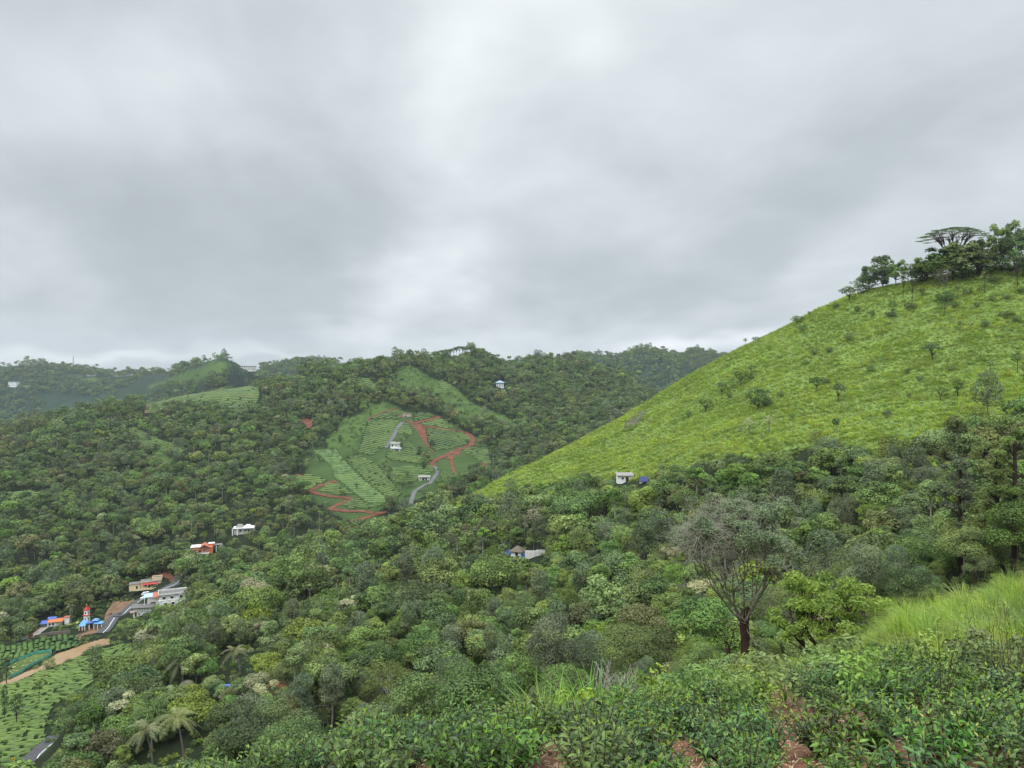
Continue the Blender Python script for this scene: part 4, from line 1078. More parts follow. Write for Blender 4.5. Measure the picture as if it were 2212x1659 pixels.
def build_covers():
    # the grass hill
    P = candidates(195, 472, 1.15, .8); x, y = P[:, 0], P[:, 1]; z = ground(x, y)
    _, hill, tea, mead = zones(x, y, z)
    ok = hill & (hidden_by(x, y, z + 1.2) < 6)
    x, y, z = x[ok], y[ok], z[ok]; m = len(x)
    ridge = fbm(x / 5, (y + z) / 2.6, 3, 77)                         # wind-combed drifts
    ok = rng.random(m) < .92 + .6 * ridge; x, y, z, ridge = x[ok], y[ok], z[ok], ridge[ok]; m = len(x)
    pr = [tuft_mesh('grass', 'grass_hill', 40 + i, 26, 1.0, .55, .17, 2, (-.35, -.25), .55) for i in range(4)]
    pr += [shrub_mesh('grass', 'weed', 50 + i, .55, .8, 5, 60, .26) for i in range(2)]
    wd = (fbm(x / 12, y / 12, 3, 78) > .16) & (rng.random(m) < .22)
    scatter('grass', np.stack([x, y, z], 1), np.where(wd, 4 + rng.integers(0, 2, m), rng.integers(0, 4, m)), rng.normal(0, .5, m), rng.uniform(.6, 1.25, m) * (1 + .9 * np.clip(ridge, -.3, .5)), pr, 'bright green windswept grass on the steep hill')
    # long grass on the near mound
    P = candidates(12, 62, .42, .80); x, y = P[:, 0], P[:, 1]; z = ground(x, y); u, v = uv_of(x, y, z)
    edge = np.interp(y, [12, 15, 22, 34, 46, 62], [2000, 1850, 1700, 1640, 1680, 1720])
    ok = (u > edge + fbm(x / 2, y / 2, 2, 8) * 160) & (hidden_by(x, y, z + 1) < 25)
    ok &= rng.random(len(x)) < .55 + 1.5 * fbm(x / 1.5, y / 1.5, 2, 15)
    x, y, z = x[ok], y[ok], z[ok]; m = len(x)
    pr = [tuft_mesh('grass', 'grass_long', 60 + i, 50, .85, .26, .024, 5, (-.45 + .12 * i, -.3), .8) for i in range(4)] + [tuft_mesh('grass', 'grass_long', 66 + i, 150, 1.35, .34, .026, 6, (-.5, -.35), 1.15) for i in range(2)]
    uu = uv_of(x, y, z)[0]; low = (uu > 1640) & (uu < 1910) & (y < 33)
    clump = (rng.random(m) < .08 + .12 * (fbm(x / 2.4, y / 2.4, 2, 19) > .1)) & (uu > 1880)
    scatter('grass', np.stack([x, y, z], 1), np.where(clump, rng.integers(4, 6, m), rng.integers(0, 4, m)), rng.normal(0, .5, m), rng.uniform(.5, .95, m) * (1 + .5 * fbm(x / 2.0, y / 2.0, 2, 16)) * np.where(low, .5, 1) * np.interp(y, [12, 22], [.62, 1]), pr, 'long arching bright grass on the near mound')
    # weeds between the tea bushes and the trees
    P = candidates(9.5, 66, .55, .8); x, y = P[:, 0], P[:, 1]; z = ground(x, y); u, v = uv_of(x, y, z)
    ok = (u > np.interp(y, [9, 14, 25, 60], [1250, 1240, 1290, 1330])) & (u < np.interp(y, [9, 15, 22, 34, 46, 66], [2400, 1860, 1600, 1570, 1650, 1800])) & (hidden_by(x, y, z + 1) < 30)
    ok &= ~((u > 1660) & (u < 1930) & (y > 14) & (y < 36))
    ok &= (y > 13) | (rng.random(len(x)) < .45)
    x, y, z = x[ok], y[ok], z[ok]; m = len(x)
    pr = [tuft_mesh('weeds', 'grass_cane', 70 + i, 26, .75, .25, .022, 4, (-.1, 0), .6) for i in range(2)] + [shrub_mesh('weeds', k, 80 + i, .42, .75, 7, 300, .09, .42, .5) for i, k in enumerate(('weed', 'leaf_mid', 'weed', 'leaf_bright'))]
    scatter('weeds', np.stack([x, y, z], 1), rng.choice(6, m, p=[.18, .17, .22, .15, .18, .1]), rng.uniform(0, 6.28, m), rng.uniform(.55, 1.1, m), pr, 'leafy weeds and ferns behind the tea bushes')
    # undergrowth below the forest
    P = candidates(56, 475, 2.7, .8); x, y = P[:, 0], P[:, 1]; z = ground(x, y); u, v = uv_of(x, y, z)
    _, hill, tea, mead = zones(x, y, z)
    ok = ~(hill | tea) & (hidden_by(x, y, z + 1.5) < 10) & ~((u > 1850) & (y < 62))
    val = (y > 236) & (y < 430)
    for pol in (POND, NET): ok &= ~(val & in_poly(u, v, pol))
    bl = np.zeros(len(x), bool)
    for f in (0, .5, 1.0):
        q = uv_of(x, y, z + f * 1.6); b_ = blocked(*q, y)
        for p_ in SOFT: b_ &= ~in_poly(*q, p_)
        bl |= b_
    ok &= ~bl
    x, y, z = x[ok], y[ok], z[ok]; m = len(x)
    pr = [shrub_mesh('undergrowth', k, 90 + i, 1.35, 1.7, 9, 260, .34, .42) for i, k in enumerate(('leaf_mid', 'leaf_bright', 'leaf_dark', 'leaf_mid', 'weed'))]
    ok = rng.random(m) < .7; x, y, z = x[ok], y[ok], z[ok]; m = len(x)
    big = np.where(y > 240, .75, .55)
    scatter('undergrowth', np.stack([x, y, z], 1), rng.choice(5, m, p=[.3, .24, .16, .16, .14]), rng.uniform(0, 6.28, m), rng.uniform(.6, 1.25, m) * big, pr, 'bushy undergrowth beneath and between the forest trees')
    # scrub on the far meadows
    P = candidates(445, 1460, 6.0, .76); x, y = P[:, 0], P[:, 1]; z = ground(x, y)
    _, hill, tea, mead = zones(x, y, z)
    ok = (mead | (tea & (rng.random(len(x)) < .05))) & ~blocked(*uv_of(x, y, z + 1), y); x, y, z = x[ok], y[ok], z[ok]; m = len(x)
    ok = rng.random(m) < .55 + 1.5 * fbm(x / 40, y / 40, 2, 3); x, y, z = x[ok], y[ok], z[ok]; m = len(x)
    pr = [shrub_mesh('scrub', k, 190 + i, 1.3, 1.5, 6, 90, .6, .45) for i, k in enumerate(('leaf_mid', 'leaf_far'))]
    scatter('scrub', np.stack([x, y, z], 1), rng.integers(0, 2, m), rng.uniform(0, 6.28, m), rng.uniform(.35, 1.3, m), pr, 'scattered low scrub on the far meadows')
    # dry litter on the red soil
    P = candidates(2.6, 13, .15, .9); x, y = P[:, 0], P[:, 1]; z = ground(x, y)
    ok = (x > -4) & (rng.random(len(x)) < .5 + 1.5 * fbm(x / 1.1, y / 1.1, 2, 44)); x, y, z = x[ok], y[ok], z[ok]; m = len(x)
    pr = []
    for i in range(3):
        g = np.random.default_rng(700 + i); n = 26
        c = g.uniform(-.16, .16, (n, 3)) * [1, 1, .03] + [0, 0, .018]; a = g.uniform(0, 6.28, n); l = g.uniform(.012, .05, n)
        dx = np.stack([np.cos(a), np.sin(a), g.normal(0, .22, n)], 1) * l[:, None]; wv = np.stack([-np.sin(a), np.cos(a), np.zeros(n)], 1) * g.uniform(.002, .007, (n, 1))
        V = np.stack([c - dx, c + wv, c + dx, c - wv], 1).reshape(-1, 3)
        pr.append(raw_mesh('litter', V, np.arange(4 * n).reshape(n, 4), MAT['straw'], {'var': np.repeat(g.uniform(0, 1, n), 4)}))
    scatter('litter', np.stack([x, y, z], 1), rng.integers(0, 3, m), rng.uniform(0, 6.28, m), rng.uniform(.7, 1.3, m), pr, 'dry straw and dead leaves on the red soil')
build_covers()

# ------------------------------------------------------------------ tea bushes in front
def tea_leaves(g, base, dr, ln, wid, droop):
    """pointed leaves folded along the midrib; base, direction (n,3), length, width"""
    n = len(base); dr = unit(dr)
    side = unit(np.cross(dr, np.array([0, 0, 1.])) + g.normal(size=(n, 3)) * .25); up = np.cross(side, dr)
    up *= np.sign(up[:, 2:3] + 1e-6)
    def pt(t, s, lift): return base + dr * (ln * t)[:, None] + side * (wid * s)[:, None] + up * (lift * wid - droop * ln * t * t)[:, None]
    o = np.ones(n)
    V = np.stack([pt(0 * o, 0 * o, 0 * o), pt(.32 * o, -.46 * o, .2 * o), pt(.32 * o, 0 * o, 0 * o), pt(.32 * o, .46 * o, .2 * o),
                  pt(.68 * o, -.36 * o, .16 * o), pt(.68 * o, 0 * o, 0 * o), pt(.68 * o, .36 * o, .16 * o), pt(o, 0 * o, 0 * o)], 1)
    k = np.arange(n)[:, None] * 8
    tri = np.concatenate([k + np.array(t) for t in ([0, 2, 1], [0, 3, 2], [4, 5, 7], [5, 6, 7])])
    quad = np.concatenate([k + np.array(q) for q in ([1, 2, 5, 4], [2, 3, 6, 5])])
    return V.reshape(-1, 3), tri, quad

def tea_bush_meshes(seed, r=.42, h=.62, ns=15, per=15, ll=.082):
    g = np.random.default_rng(seed)
    stems, B, D, Ln, old = [], [], [], [], []
    for i in range(ns):
        a = i * 2.4 + g.uniform(-.4, .4); q = math.sqrt((i + .5) / ns); e = np.array([r * q * math.cos(a), r * q * math.sin(a), h * g.uniform(.75, 1.12) * (1 - .18 * q * q)])
        mid = e * np.array([.62, .62, .42]) + g.normal(size=3) * .03
        ts = np.linspace(0, 1, 7)
        p = np.array([(1 - t) ** 2 * np.array([0, 0, -.05]) + 2 * t * (1 - t) * mid + t * t * e for t in ts])
        stems.append((p, np.linspace(.011, .0035, 7)))
        for j in range(per):
            t = .34 + .66 * (j + .5) / per; c = (1 - t) ** 2 * np.array([0, 0, -.05]) + 2 * t * (1 - t) * mid + t * t * e
            ax = unit(2 * (1 - t) * mid + 2 * t * (e - mid)); an = j * 2.4 + g.uniform(-.5, .5)
            b1 = unit(np.cross(ax, [0.3, .8, .1])); b2 = np.cross(ax, b1); top = t > .93
            o = b1 * math.cos(an) + b2 * math.sin(an)
            B.append(c); D.append(o * (.5 if top else 1) + ax * (1.1 if top else .35) + np.array([0, 0, .15])); Ln.append(ll * (g.uniform(.55, .85) if top else g.uniform(.8, 1.35))); old.append(not top)
    B, D, Ln, old = np.array(B), np.array(D), np.array(Ln), np.array(old)
    young = (~old) & (g.random(len(B)) < .75)
    def mk(m, name, mat):
        V, t, q = tea_leaves(g, B[m], D[m], Ln[m], Ln[m] * .46, g.uniform(.0, .35, m.sum()))
        return raw_mesh(name, V, [t, q], MAT[mat], {'var': np.repeat(g.uniform(0, 1, m.sum()), 8)}, False)
    sv, sf = tubes(stems, 5)
    return raw_mesh('stems', sv, sf, MAT['stem'], None, True), mk(~young, 'leaves', 'leaf_tea'), mk(young, 'young_leaves', 'leaf_tea_young')

def build_bushes():
    sets = [tea_bush_meshes(900 + i, *a) for i, a in enumerate([(.48, .56, 30, 21), (.44, .62, 26, 22), (.52, .52, 34, 20), (.40, .52, 22, 20), (.48, .66, 30, 22), (.34, .46, 15, 18)])]
    spots = []
    for row, y in enumerate(np.arange(3.7, 17.5, .80)):
        xs = np.arange(-.72 * y, .80 * y, .56)
        for x in xs:
            X, Y = x + R.uniform(-.2, .2), y + R.uniform(-.18, .18)
            z = float(ground(X, Y)); u, v = uv_of(X, Y, z)
            if hidden_by(X, Y, z + .7) > 5 or v - .75 * F / Y > 1665 or u < -60 or u > 2420: continue
            lim = np.interp(u, [0, 400, 1000, 1300, 1700, 2212], [8, 8.6, 10.5, 12.5, 13, 12.5]); near = np.interp(u, [0, 1000, 1300, 1600, 1800], [6.4, 5.8, 5.2, 5.0, 4.8])
            if Y > lim or Y < near: continue
            bare = in_poly([u], [v - 30], [(1640, 1500), (1740, 1500), (1770, 1580), (1775, 1860), (1665, 1860), (1670, 1620)])[0]
            if bare and R.random() < .62: continue
            if u > 1450 and R.random() < .17: continue
            spots.append((X, Y, z, u, v))
    marks = [(1740, 1600, 'the bare red soil strip'), (2040, 1600, 'the red soil patch at right'), (1615, 1440, 'the big half-bare tree'), (1810, 1430, 'the spreading light-green tree'), (2100, 1400, 'the long grass mound'), (1280, 1490, 'the cane grass clump'), (1180, 1510, 'the second cane grass clump'), (700, 1545, 'the bamboo scaffold'), (1000, 1640, 'the middle of the tea edge'), (1400, 1640, 'the bottom edge of the middle'), (420, 1640, 'the left end of the tea edge'), (2200, 1500, 'the tall dry weeds'), (1560, 1560, 'the thin red soil gap')]
    words = ['dense dark glossy', 'tall dark', 'broad low', 'small sparse', 'large upright', 'young thin']
    kinds = [R.choices(range(6), [3, 3, 3, 2, 2, 1.2])[0] for _ in spots]
    labs = describe([(s[3], s[4] - 60, words[k]) for s, k in zip(spots, kinds)], 'tea bush', marks)
    first = {}
    for (X, Y, z, u, v), k, lb in zip(spots, kinds, labs):
        rz, sc = R.uniform(0, 6.28), R.uniform(.62, .9)
        if k not in first:
            r = empty('tea_bush', (X, Y, z), lb, 'tea bush', 'tea bushes in the foreground', rz); r.scale = (sc,) * 3
            for nm, me in zip(('stems', 'leaves', 'young_leaves'), sets[k]): link(nm, me, r)
            first[k] = r
        else: copy_thing(first[k], (X, Y, z), rz, sc, lb, 'tea bushes in the foreground')
    print('bushes', len(spots))
    # cane grass clumps and tall dry weeds
    for i, (u, Y, h, n, lb) in enumerate([(1285, 11.5, .95, 150, 'large bright cane grass clump behind the tea bushes'), (1185, 10.2, .8, 110, 'smaller cane grass clump at the edge of the tea'), (1335, 12.6, .8, 90, 'cane grass clump beside the large bright one'), (1530, 15, .8, 80, 'fine grass clump left of the big half-bare tree')]):
        v_, f_, a_ = grass_tuft(950 + i, n, h, .38, .028, 6, (0, 0), .85)
        tag(link('cane_grass', raw_mesh('cane_grass', v_, f_, MAT['grass_cane'], {'var': a_}), None, tuple(at(u, Y))), lb, 'grass clump', 'cane grass clumps')
    for i, (u, Y) in enumerate([(2150, 9.5), (2185, 8.8), (2205, 10.5), (2120, 11), (2035, 8.4)]):
        g = np.random.default_rng(960 + i); st = []
        for k in range(9):
            a = g.uniform(0, 6.28); h = g.uniform(.7, 1.15); t = np.linspace(0, 1, 5)
            st.append((np.stack([.05 * math.cos(a) + .16 * math.cos(a) * t ** 2, .05 * math.sin(a) + .16 * math.sin(a) * t ** 2, t * h], 1), np.linspace(.006, .002, 5)))
        sv, sf = tubes(st, 4)
        r = empty('dry_weed', tuple(at(u, Y)), ['tall dry brown weed at the right edge', 'reddish dry weed stems nearest the right corner', 'dry weed behind the reddish stems', 'thin dry weed left of the brown ones', 'lone dark weed stalk among tea leaves'][i], 'weed', 'dry weeds at the right edge')
        link('stems', raw_mesh('stems', sv, sf, MAT['stem'], None), r)
        c = np.concatenate([p[2:] for p, _ in st]); lob = np.c_[c, np.full((len(c), 3), .06)]
        lv, lf, la = leaf_cloud(g, lob, 130, .05, .6, .2, .3)
        link('leaves', raw_mesh('leaves', lv, lf, MAT['weed'], {'var': la}), r)
build_bushes()

# ------------------------------------------------------------------ trees with a shape of their own
def branches(g, p, d, ln, r, depth, out, tips, nb=(2, 3), spread=.6, up=.15, shrink=.72, wig=.12, rmin=.006):
    """grow one limb and its branches; out collects (points, radii), tips collects end points"""
    n = 5; pts = [np.array(p, float)]; dd = unit(np.array(d, float))
    for i in range(n - 1):
        dd = unit(dd + g.normal(size=3) * wig + np.array([0, 0, up * .3]))
        pts.append(pts[-1] + dd * ln / (n - 1))
    out.append((np.array(pts), np.linspace(r, max(rmin, r * .62), n)))
    if depth == 0: tips.append(pts[-1]); return
    for k in range(g.integers(nb[0], nb[1] + 1)):
        s = pts[-1] if k < 2 else pts[g.integers(2, 4)]
        nd = unit(dd + g.normal(size=3) * spread + np.array([0, 0, up]))
        branches(g, s, nd, ln * shrink * g.uniform(.8, 1.15), max(rmin, r * .6), depth - 1, out, tips, nb, spread, up, shrink, wig, rmin)

def tree_thing(name, loc, label, cat, group, wood, wmat, crown=None, cmat=None, rz=0.0, k=6, extra=None):
    r = empty(name, loc, label, cat, group, rz)
    v, f = tubes(wood, k); link('trunk', raw_mesh('trunk', v, f, MAT[wmat], None, True), r)
    if crown is not None: link('crown', raw_mesh('crown', crown[0], crown[1], MAT[cmat], {'var': crown[2]}), r)
    for nm, lst, m in (extra or []):
        v, f = tubes(lst, 4); link(nm, raw_mesh(nm, v, f, MAT[m], None, True), r)
    return r

def frond_crown(g, n, ln, leaflets=24, droop=1.0):
    """feather fronds of a palm, arching out of the origin"""
    V, Fc, var, m = [], [], [], 0
    for i in range(n):
        a = i * 2.399 + g.uniform(-.2, .2); el = g.uniform(-.25, 1.25); L = ln * g.uniform(.8, 1.1)
        t = np.linspace(0, 1, 12); h = np.array([math.cos(a), math.sin(a)])
        r_ = L * (t * math.cos(el) * .95 + .10 * t * t); z_ = L * (t * math.sin(el) - (.42 + .3 * math.cos(el)) * droop * t ** 2.1)
        P = np.c_[r_[:, None] * h, z_]; sd = np.array([-h[1], h[0], 0]); sh = g.uniform(0, 1)
        tv, tf = tube(P, np.linspace(.05, .012, 12), 4); V.append(tv); Fc.append(tf + m); var.append(np.full(len(tv), .9)); m += len(tv)
        tt = np.linspace(.12, .99, leaflets); pc = np.stack([np.interp(tt, t, P[:, q]) for q in range(3)], 1)
        tg = unit(np.stack([np.interp(tt, t, np.gradient(P[:, q])) for q in range(3)], 1))
        ll = ln * .19 * np.sin(np.pi * np.clip(tt * .86 + .12, 0, 1)) ** .6
        for s in (-1, 1):
            dr = unit(sd[None] * s + tg * .55 + np.array([0, 0, -.35]) + g.normal(size=tg.shape) * .08)
            e = pc + dr * ll[:, None] + np.array([0, 0, -.05]) * ln * .3; w = tg * .028 * ln / 3.2
            q = np.stack([pc - w, pc + w, e + w * .3, e - w * .3], 1).reshape(-1, 3)
            V.append(q); Fc.append(np.arange(len(q)).reshape(-1, 4) + m); m += len(q); var.append(np.repeat(np.clip(sh * .6 + g.uniform(0, .4, leaflets), 0, 1), 4))
    return np.concatenate(V), np.concatenate(Fc), np.concatenate(var)

def palm(name, base, top, ln, nf, seed, label, cat, group, r=.14, bark='bark_grey', mat='leaf_palm', leaflets=24, droop=1.0):
    g = np.random.default_rng(seed)
    d = np.array(top) - np.array(base); t = np.linspace(0, 1, 9)
    P = np.stack([d[0] * t ** 1.5, d[1] * t ** 1.5, d[2] * t], 1); P[0, 2] -= .4
    c = frond_crown(g, nf, ln, leaflets, droop)
    return tree_thing(name, tuple(base), label, cat, group, [(P, np.linspace(r * 1.3, r * .8, 9))], bark, (c[0] + d, c[1], c[2]), mat)

def px_palm(name, uc, vc, ub, vb, yr, ln, nf, seed, label, cat, group, **k):
    b = hit(ub, vb, *yr); Y = b[1]
    top = np.array([(uc - U0) / F * Y, Y - .3, (V0 - vc) / F * Y])
    return palm(name, b, top, ln, nf, seed, label, cat, group, **k)

def build_own_trees():
    g = np.random.default_rng(77)
    # big half-bare tree
    b = at(1606, 43); wood, tips, tw = [], [], []
    sc = 1.0
    for d, l, r in (((-.1, 0, 1), 2.6, .30),):
        pts = np.array([[0, 0, -.5], [.02, 0, .5], [.12, .05, 1.4], [.05, 0, 2.3], [-.08, 0, 3.2], [-.02, 0, 4.2]]); wood.append((pts, np.array([.36, .33, .28, .21, .17, .14])))
    wood.append((np.array([[.1, 0, 1.5], [.26, .05, 2.3], [.22, .05, 3.2], [.3, 0, 4.4]]), np.array([.2, .16, .13, .10])))
    fork = np.array([-.02, 0, 3.3])
    for d, l, r in (((-.62, .1, 1), 2.5, .10), ((.16, -.1, 1), 2.6, .10), ((-1.0, .3, .9), 2.3, .07), ((.6, .2, 1), 2.1, .06), ((-.7, -.4, 1), 2.4, .07), ((.1, .5, 1), 2.4, .07)):
        branches(g, fork, d, l, r, 4, wood, tips, (2, 3), .36, .26, .72, .12, .012)
    tips = np.array(tips)
    for p in tips[g.permutation(len(tips))[:760]]:
        for k in range(4): branches(g, p, g.normal(size=3) + np.array([0, 0, .5]), g.uniform(.4, .85), .009, 1, tw, [], (2, 3), .8, .1, .7, .2, .005)
    for k in range(150):                                                             # dead twiggy shoots low on the limbs
        q = wood[g.integers(1, min(60, len(wood)))][0][g.integers(1, 5)]
        for e in range(3): branches(g, q, g.normal(size=3) + np.array([0, 0, .1]), g.uniform(.6, 1.2), .014, 2, tw, [], (2, 3), .7, .0, .7, .2, .005)
    hi = tips[(tips[:, 2] > np.quantile(tips[:, 2], .25))]
    rr = np.linalg.norm(hi[:, :2], axis=1); sel = hi[(hi[:, 2] > np.quantile(hi[:, 2], .42)) | (rr > np.quantile(rr, .6))]
    cr = leaf_cloud(g, np.c_[sel, np.full((len(sel), 3), .5) * g.uniform(.7, 1.25, (len(sel), 1))], 48000, .14, .7, .25, .48, fill=.3)
    print('big tree top', tips[:, 2].max(), np.abs(tips[:, 0]).max(), len(wood), len(tw))
    r = tree_thing('half_bare_tree', tuple(b), 'large half-bare tree with dark red forked trunk and grey twigs', 'tree', None, wood[:2], 'bark_red', cr, 'leaf_pewter', extra=[('limbs', wood[2:], 'bark_limb'), ('twigs', tw, 'twig')])
    r.scale = (.92, .92, .88)
    # thin dying stem beside it
    b = at(1586, 42); wood, tips = [(np.array([[0, 0, -.3], [-.1, 0, .5], [-.28, 0, 1.1], [-.3, 0, 1.7]]), np.array([.13, .11, .09, .06]))], []
    for k in range(7): branches(g, wood[0][0][2 + k % 2], (g.normal(), g.normal(), 1.3), .9, .03, 2, wood, tips, (2, 2), .5, .1, .7, .12, .008)
    tree_thing('dying_tree', tuple(b), 'thin leaning dying tree stem left of the red trunk', 'tree', None, wood, 'bark_red')
    # spreading light-green tree
    b = at(1808, 33); wood, tips = [], []
    for a, el, l in ((2.7, .35, 1.15), (2.2, .9, 1.0), (.5, .6, 1.1), (-.1, .35, 1.15), (1.2, 1.2, .9), (4.2, .7, .9), (3.3, .55, 1.1), (5.4, .7, .9)):
        d = (math.cos(a) * math.cos(el), math.sin(a) * math.cos(el), math.sin(el) + .1); p0 = np.array([.06 * math.cos(a), .06 * math.sin(a), -.1 + .25 * abs(math.sin(a))])
        branches(g, p0, d, l, .075, 3, wood, tips, (2, 3), .55, .25, .66, .2, .01)
    tips = np.array(tips); lob = np.c_[tips, np.full((len(tips), 3), .30) * g.uniform(.7, 1.2, (len(tips), 1))]
    big = crown_lobes(g, 1.75, 2.0, 1.05, 22, .38, -.12, .8); big[:, :3] += g.normal(size=(22, 3)) * [.2, .2, .12]
    cr = leaf_cloud(g, np.r_[big, lob[g.permutation(len(lob))[:70]] * [1, 1, 1, .7, .7, .7]], 13000, .12, .7, .3, .46, fill=.3)
    print('small tree', tips[:, 2].max(), np.abs(tips[:, 0]).max())
    r = tree_thing('spreading_tree', tuple(b), 'low spreading light-green tree with dark crooked limbs', 'tree', None, wood, 'bark_dark', cr, 'leaf_lime')
    r.scale = (1.32, 1.32, 1.3)
    # two tall trees at the right edge, and a third beside them
    for i, (u, vb, vt, Y, rx, lb) in enumerate([(2153, 1178, 925, 98, 2.7, 'tall airy tree with black-mottled trunk, left of the pair at right'), (2192, 1182, 890, 96, 3.0, 'taller black-trunked tree at the right edge of the picture'), (2075, 1170, 965, 104, 2.3, 'slim feathery grey-green tree left of the black-trunked pair')]):
        b = at(u, Y); H = (V0 - vt) / F * Y - b[2]
        lob = crown_lobes(g, H * .62, rx, H * .40, 40, .85, -.9, .85); lob[:, :2] *= np.interp(lob[:, 2], [H * .2, H * .6, H], [.5, 1.15, .9])[:, None]; lob = lob[g.random(40) > .2]; lob[:, :3] += g.normal(size=(len(lob), 3)) * .4
        wood = trunk_limbs(g, H * .82, .26, lob, 0, .25)
        for e in lob: zz = min(e[2] * .88, H * .8); wood.append((np.array([[0, 0, zz], [e[0] * .5, e[1] * .5, zz + .5], [e[0], e[1], e[2]]]), np.array([.07, .045, .02])))
        cr = leaf_cloud(g, lob, 9000, .36, .6, .25, .34, fill=.3, droop=.4)
        tree_thing('silver_oak', tuple(b), lb, 'tree', 'tall trees at the right edge', wood, 'bark_dark', cr, 'leaf_silver' if i == 2 else 'leaf_bamboo')
    # bleached dead trees and bare shrubs
    for i, (u, vb, h, w, dp, m, lb, yr) in enumerate([
            (817, 1512, 5.6, .07, 5, 'bark_pale', 'dead white tree with bare upright branches mid-slope', (80, 230)),
            (290, 1455, 6.5, .08, 4, 'bark_pale', 'half-dead pale tree near the tea field edge', (120, 230)),
            (1374, 1452, 1.3, .03, 3, 'bark_pale', 'bleached dead branches behind the cane grass', (14, 60)),
            (1330, 1440, 1.5, .03, 3, 'bark_pale', 'bare white forked shrub left of the bleached branches', (14, 60)),
            (1330, 1300, 5.0, .07, 4, 'bark_pale', 'bare grey tree among bamboo-green foliage', (90, 230)),
            (1000, 1420, 4.5, .06, 4, 'bark_pale', 'leafless pale tree in the middle of the slope', (90, 230)),
            (1480, 1310, 5.0, .06, 4, 'bark_pale', 'leafless grey tree left of the big half-bare tree', (70, 230))]):
        b = hit(u, vb, *yr); wood, tips = [], []
        for k in range(3 if dp > 3 else 4): branches(g, (0, 0, -.2), (g.normal() * .35, g.normal() * .35, 1), h * .34, w * 1.2, dp, wood, tips, (2, 3), .42, .12, .74, .13, .012 if h > 2 else .006)
        tp = np.array(tips); cr = None
        if i in (1, 4): cr = leaf_cloud(g, np.c_[tp, np.full((len(tp), 3), .3)][::3], 500, .26, .6, .2, .5)
        tree_thing('bare_tree', tuple(b), lb, 'tree', 'bare and dead trees', wood, m, cr, 'leaf_pale')
    # coconut palms
    for i, a in enumerate([(384, 1550, 398, 1650, (70, 200), 4.3, 18, 'tallest coconut palm with long drooping fronds, lower left'), (316, 1577, 330, 1652, (70, 200), 4.2, 17, 'coconut palm with browning fronds left of the tallest'),
                           (391, 1428, 396, 1480, (100, 220), 4.4, 18, 'coconut palm on the slope above the tall pair'), (509, 1404, 519, 1450, (110, 230), 4.0, 16, 'lone coconut palm standing mid-slope'),
                           (376, 1500, 385, 1560, (90, 200), 3.8, 16, 'coconut palm just above the tallest palm'), (152.6, 1309.6, 153.6, 1341, (330, 480), 4.2, 17, 'far coconut palm beside the white tower'),
                           (1617, 910, 1618, 938, (190, 300), 3.6, 18, 'coconut palm on the grass hill foot'), (1661, 906, 1661, 936, (190, 300), 4.0, 20, 'wider coconut palm right of its neighbour on the grass hill foot'), (1600, 925, 1601, 940, (190, 300), 2.2, 13, 'small young coconut palm below the hill-foot palms')]):
        px_palm('coconut_palm', *a[:6 - 1], a[5], a[6], 500 + i, a[7], 'palm', 'coconut palms', leaflets=26 if i < 5 else 16)
    # slender areca palms and pole trees
    AR = [(848, 1204, 853, 1285, (150, 330), 'tall bare pole tree with small round crown'), (987, 1256, 989, 1292, (150, 330), 'slender palm below the hut with blue tarpaulin'), (895, 1297, 896, 1346, (120, 300), 'slender palm right of the small blue roof'),
          (430, 1232, 431, 1256, (250, 420), 'slender palm leftmost of three above the white building'), (438, 1230, 439, 1255, (250, 420), 'slender palm middle of three above the white building'), (453, 1230, 454, 1258, (250, 420), 'slender palm rightmost of three above the white building'),
          (1010, 1100, 1011, 1135, (250, 420), 'slender palm below the tip of the grass hill'), (1155, 1135, 1156, 1160, (220, 420), 'slender palm above the ruined wall'), (1560, 990, 1561, 1020, (190, 300), 'slender palm under the hill-foot coconut palms'), (1860, 1020, 1861, 1050, (150, 300), 'slender palm in the dark woods at right'),
          (1885, 1075, 1886, 1110, (120, 300), 'second slender palm in the dark woods at right'), (1770, 1010, 1771, 1040, (150, 300), 'slender palm at the edge of the grass hill'), (690, 1105, 691, 1130, (330, 480), 'slender palm near the foot of the zigzag track'), (560, 1160, 561, 1185, (300, 480), 'slender palm right of the orange house')]
    for i, (uc, vc, ub, vb, yr, lb) in enumerate(AR):
        px_palm('areca_palm', uc, vc, ub, vb, yr, 1.5 if i else 1.0, 9, 540 + i, lb, 'palm', 'slender areca palms', r=.09, bark='bark_pale', mat='leaf_mid', leaflets=14, droop=.9)
    # banana plants by the shrine and the white hut
    for i, (u, v, yr) in enumerate([(72, 1330, (300, 480)), (80, 1336, (300, 480)), (66, 1337, (300, 480)), (128, 1352, (300, 480)), (150, 1356, (300, 480)), (166, 1352, (300, 480)), (172, 1362, (300, 480)), (1338, 1066, (190, 300)), (1402, 1062, (190, 300))]):
        b = hit(u, v, *yr); V, Fc, var, m = [], [], [], 0
        for k in range(8):
            a = k * 2.4; L = g.uniform(1.6, 2.4); t = np.linspace(0, 1, 6); h = np.array([math.cos(a), math.sin(a)])
            P = np.c_[(L * .75 * t)[:, None] * h, 1.5 + L * (.75 * t - .75 * t ** 2.2)]; w = .34 * np.sin(np.pi * np.clip(t * .9 + .08, 0, 1)) ** .7; sd = np.array([-h[1], h[0], 0])
            q = np.stack([P - sd * w[:, None], P + sd * w[:, None]], 1).reshape(-1, 3); j = np.arange(5)[:, None] * 2
            V.append(q); Fc.append(np.concatenate([j, j + 1, j + 3, j + 2], 1) + m); m += 12; var.append(np.full(12, g.uniform(.3, 1)))
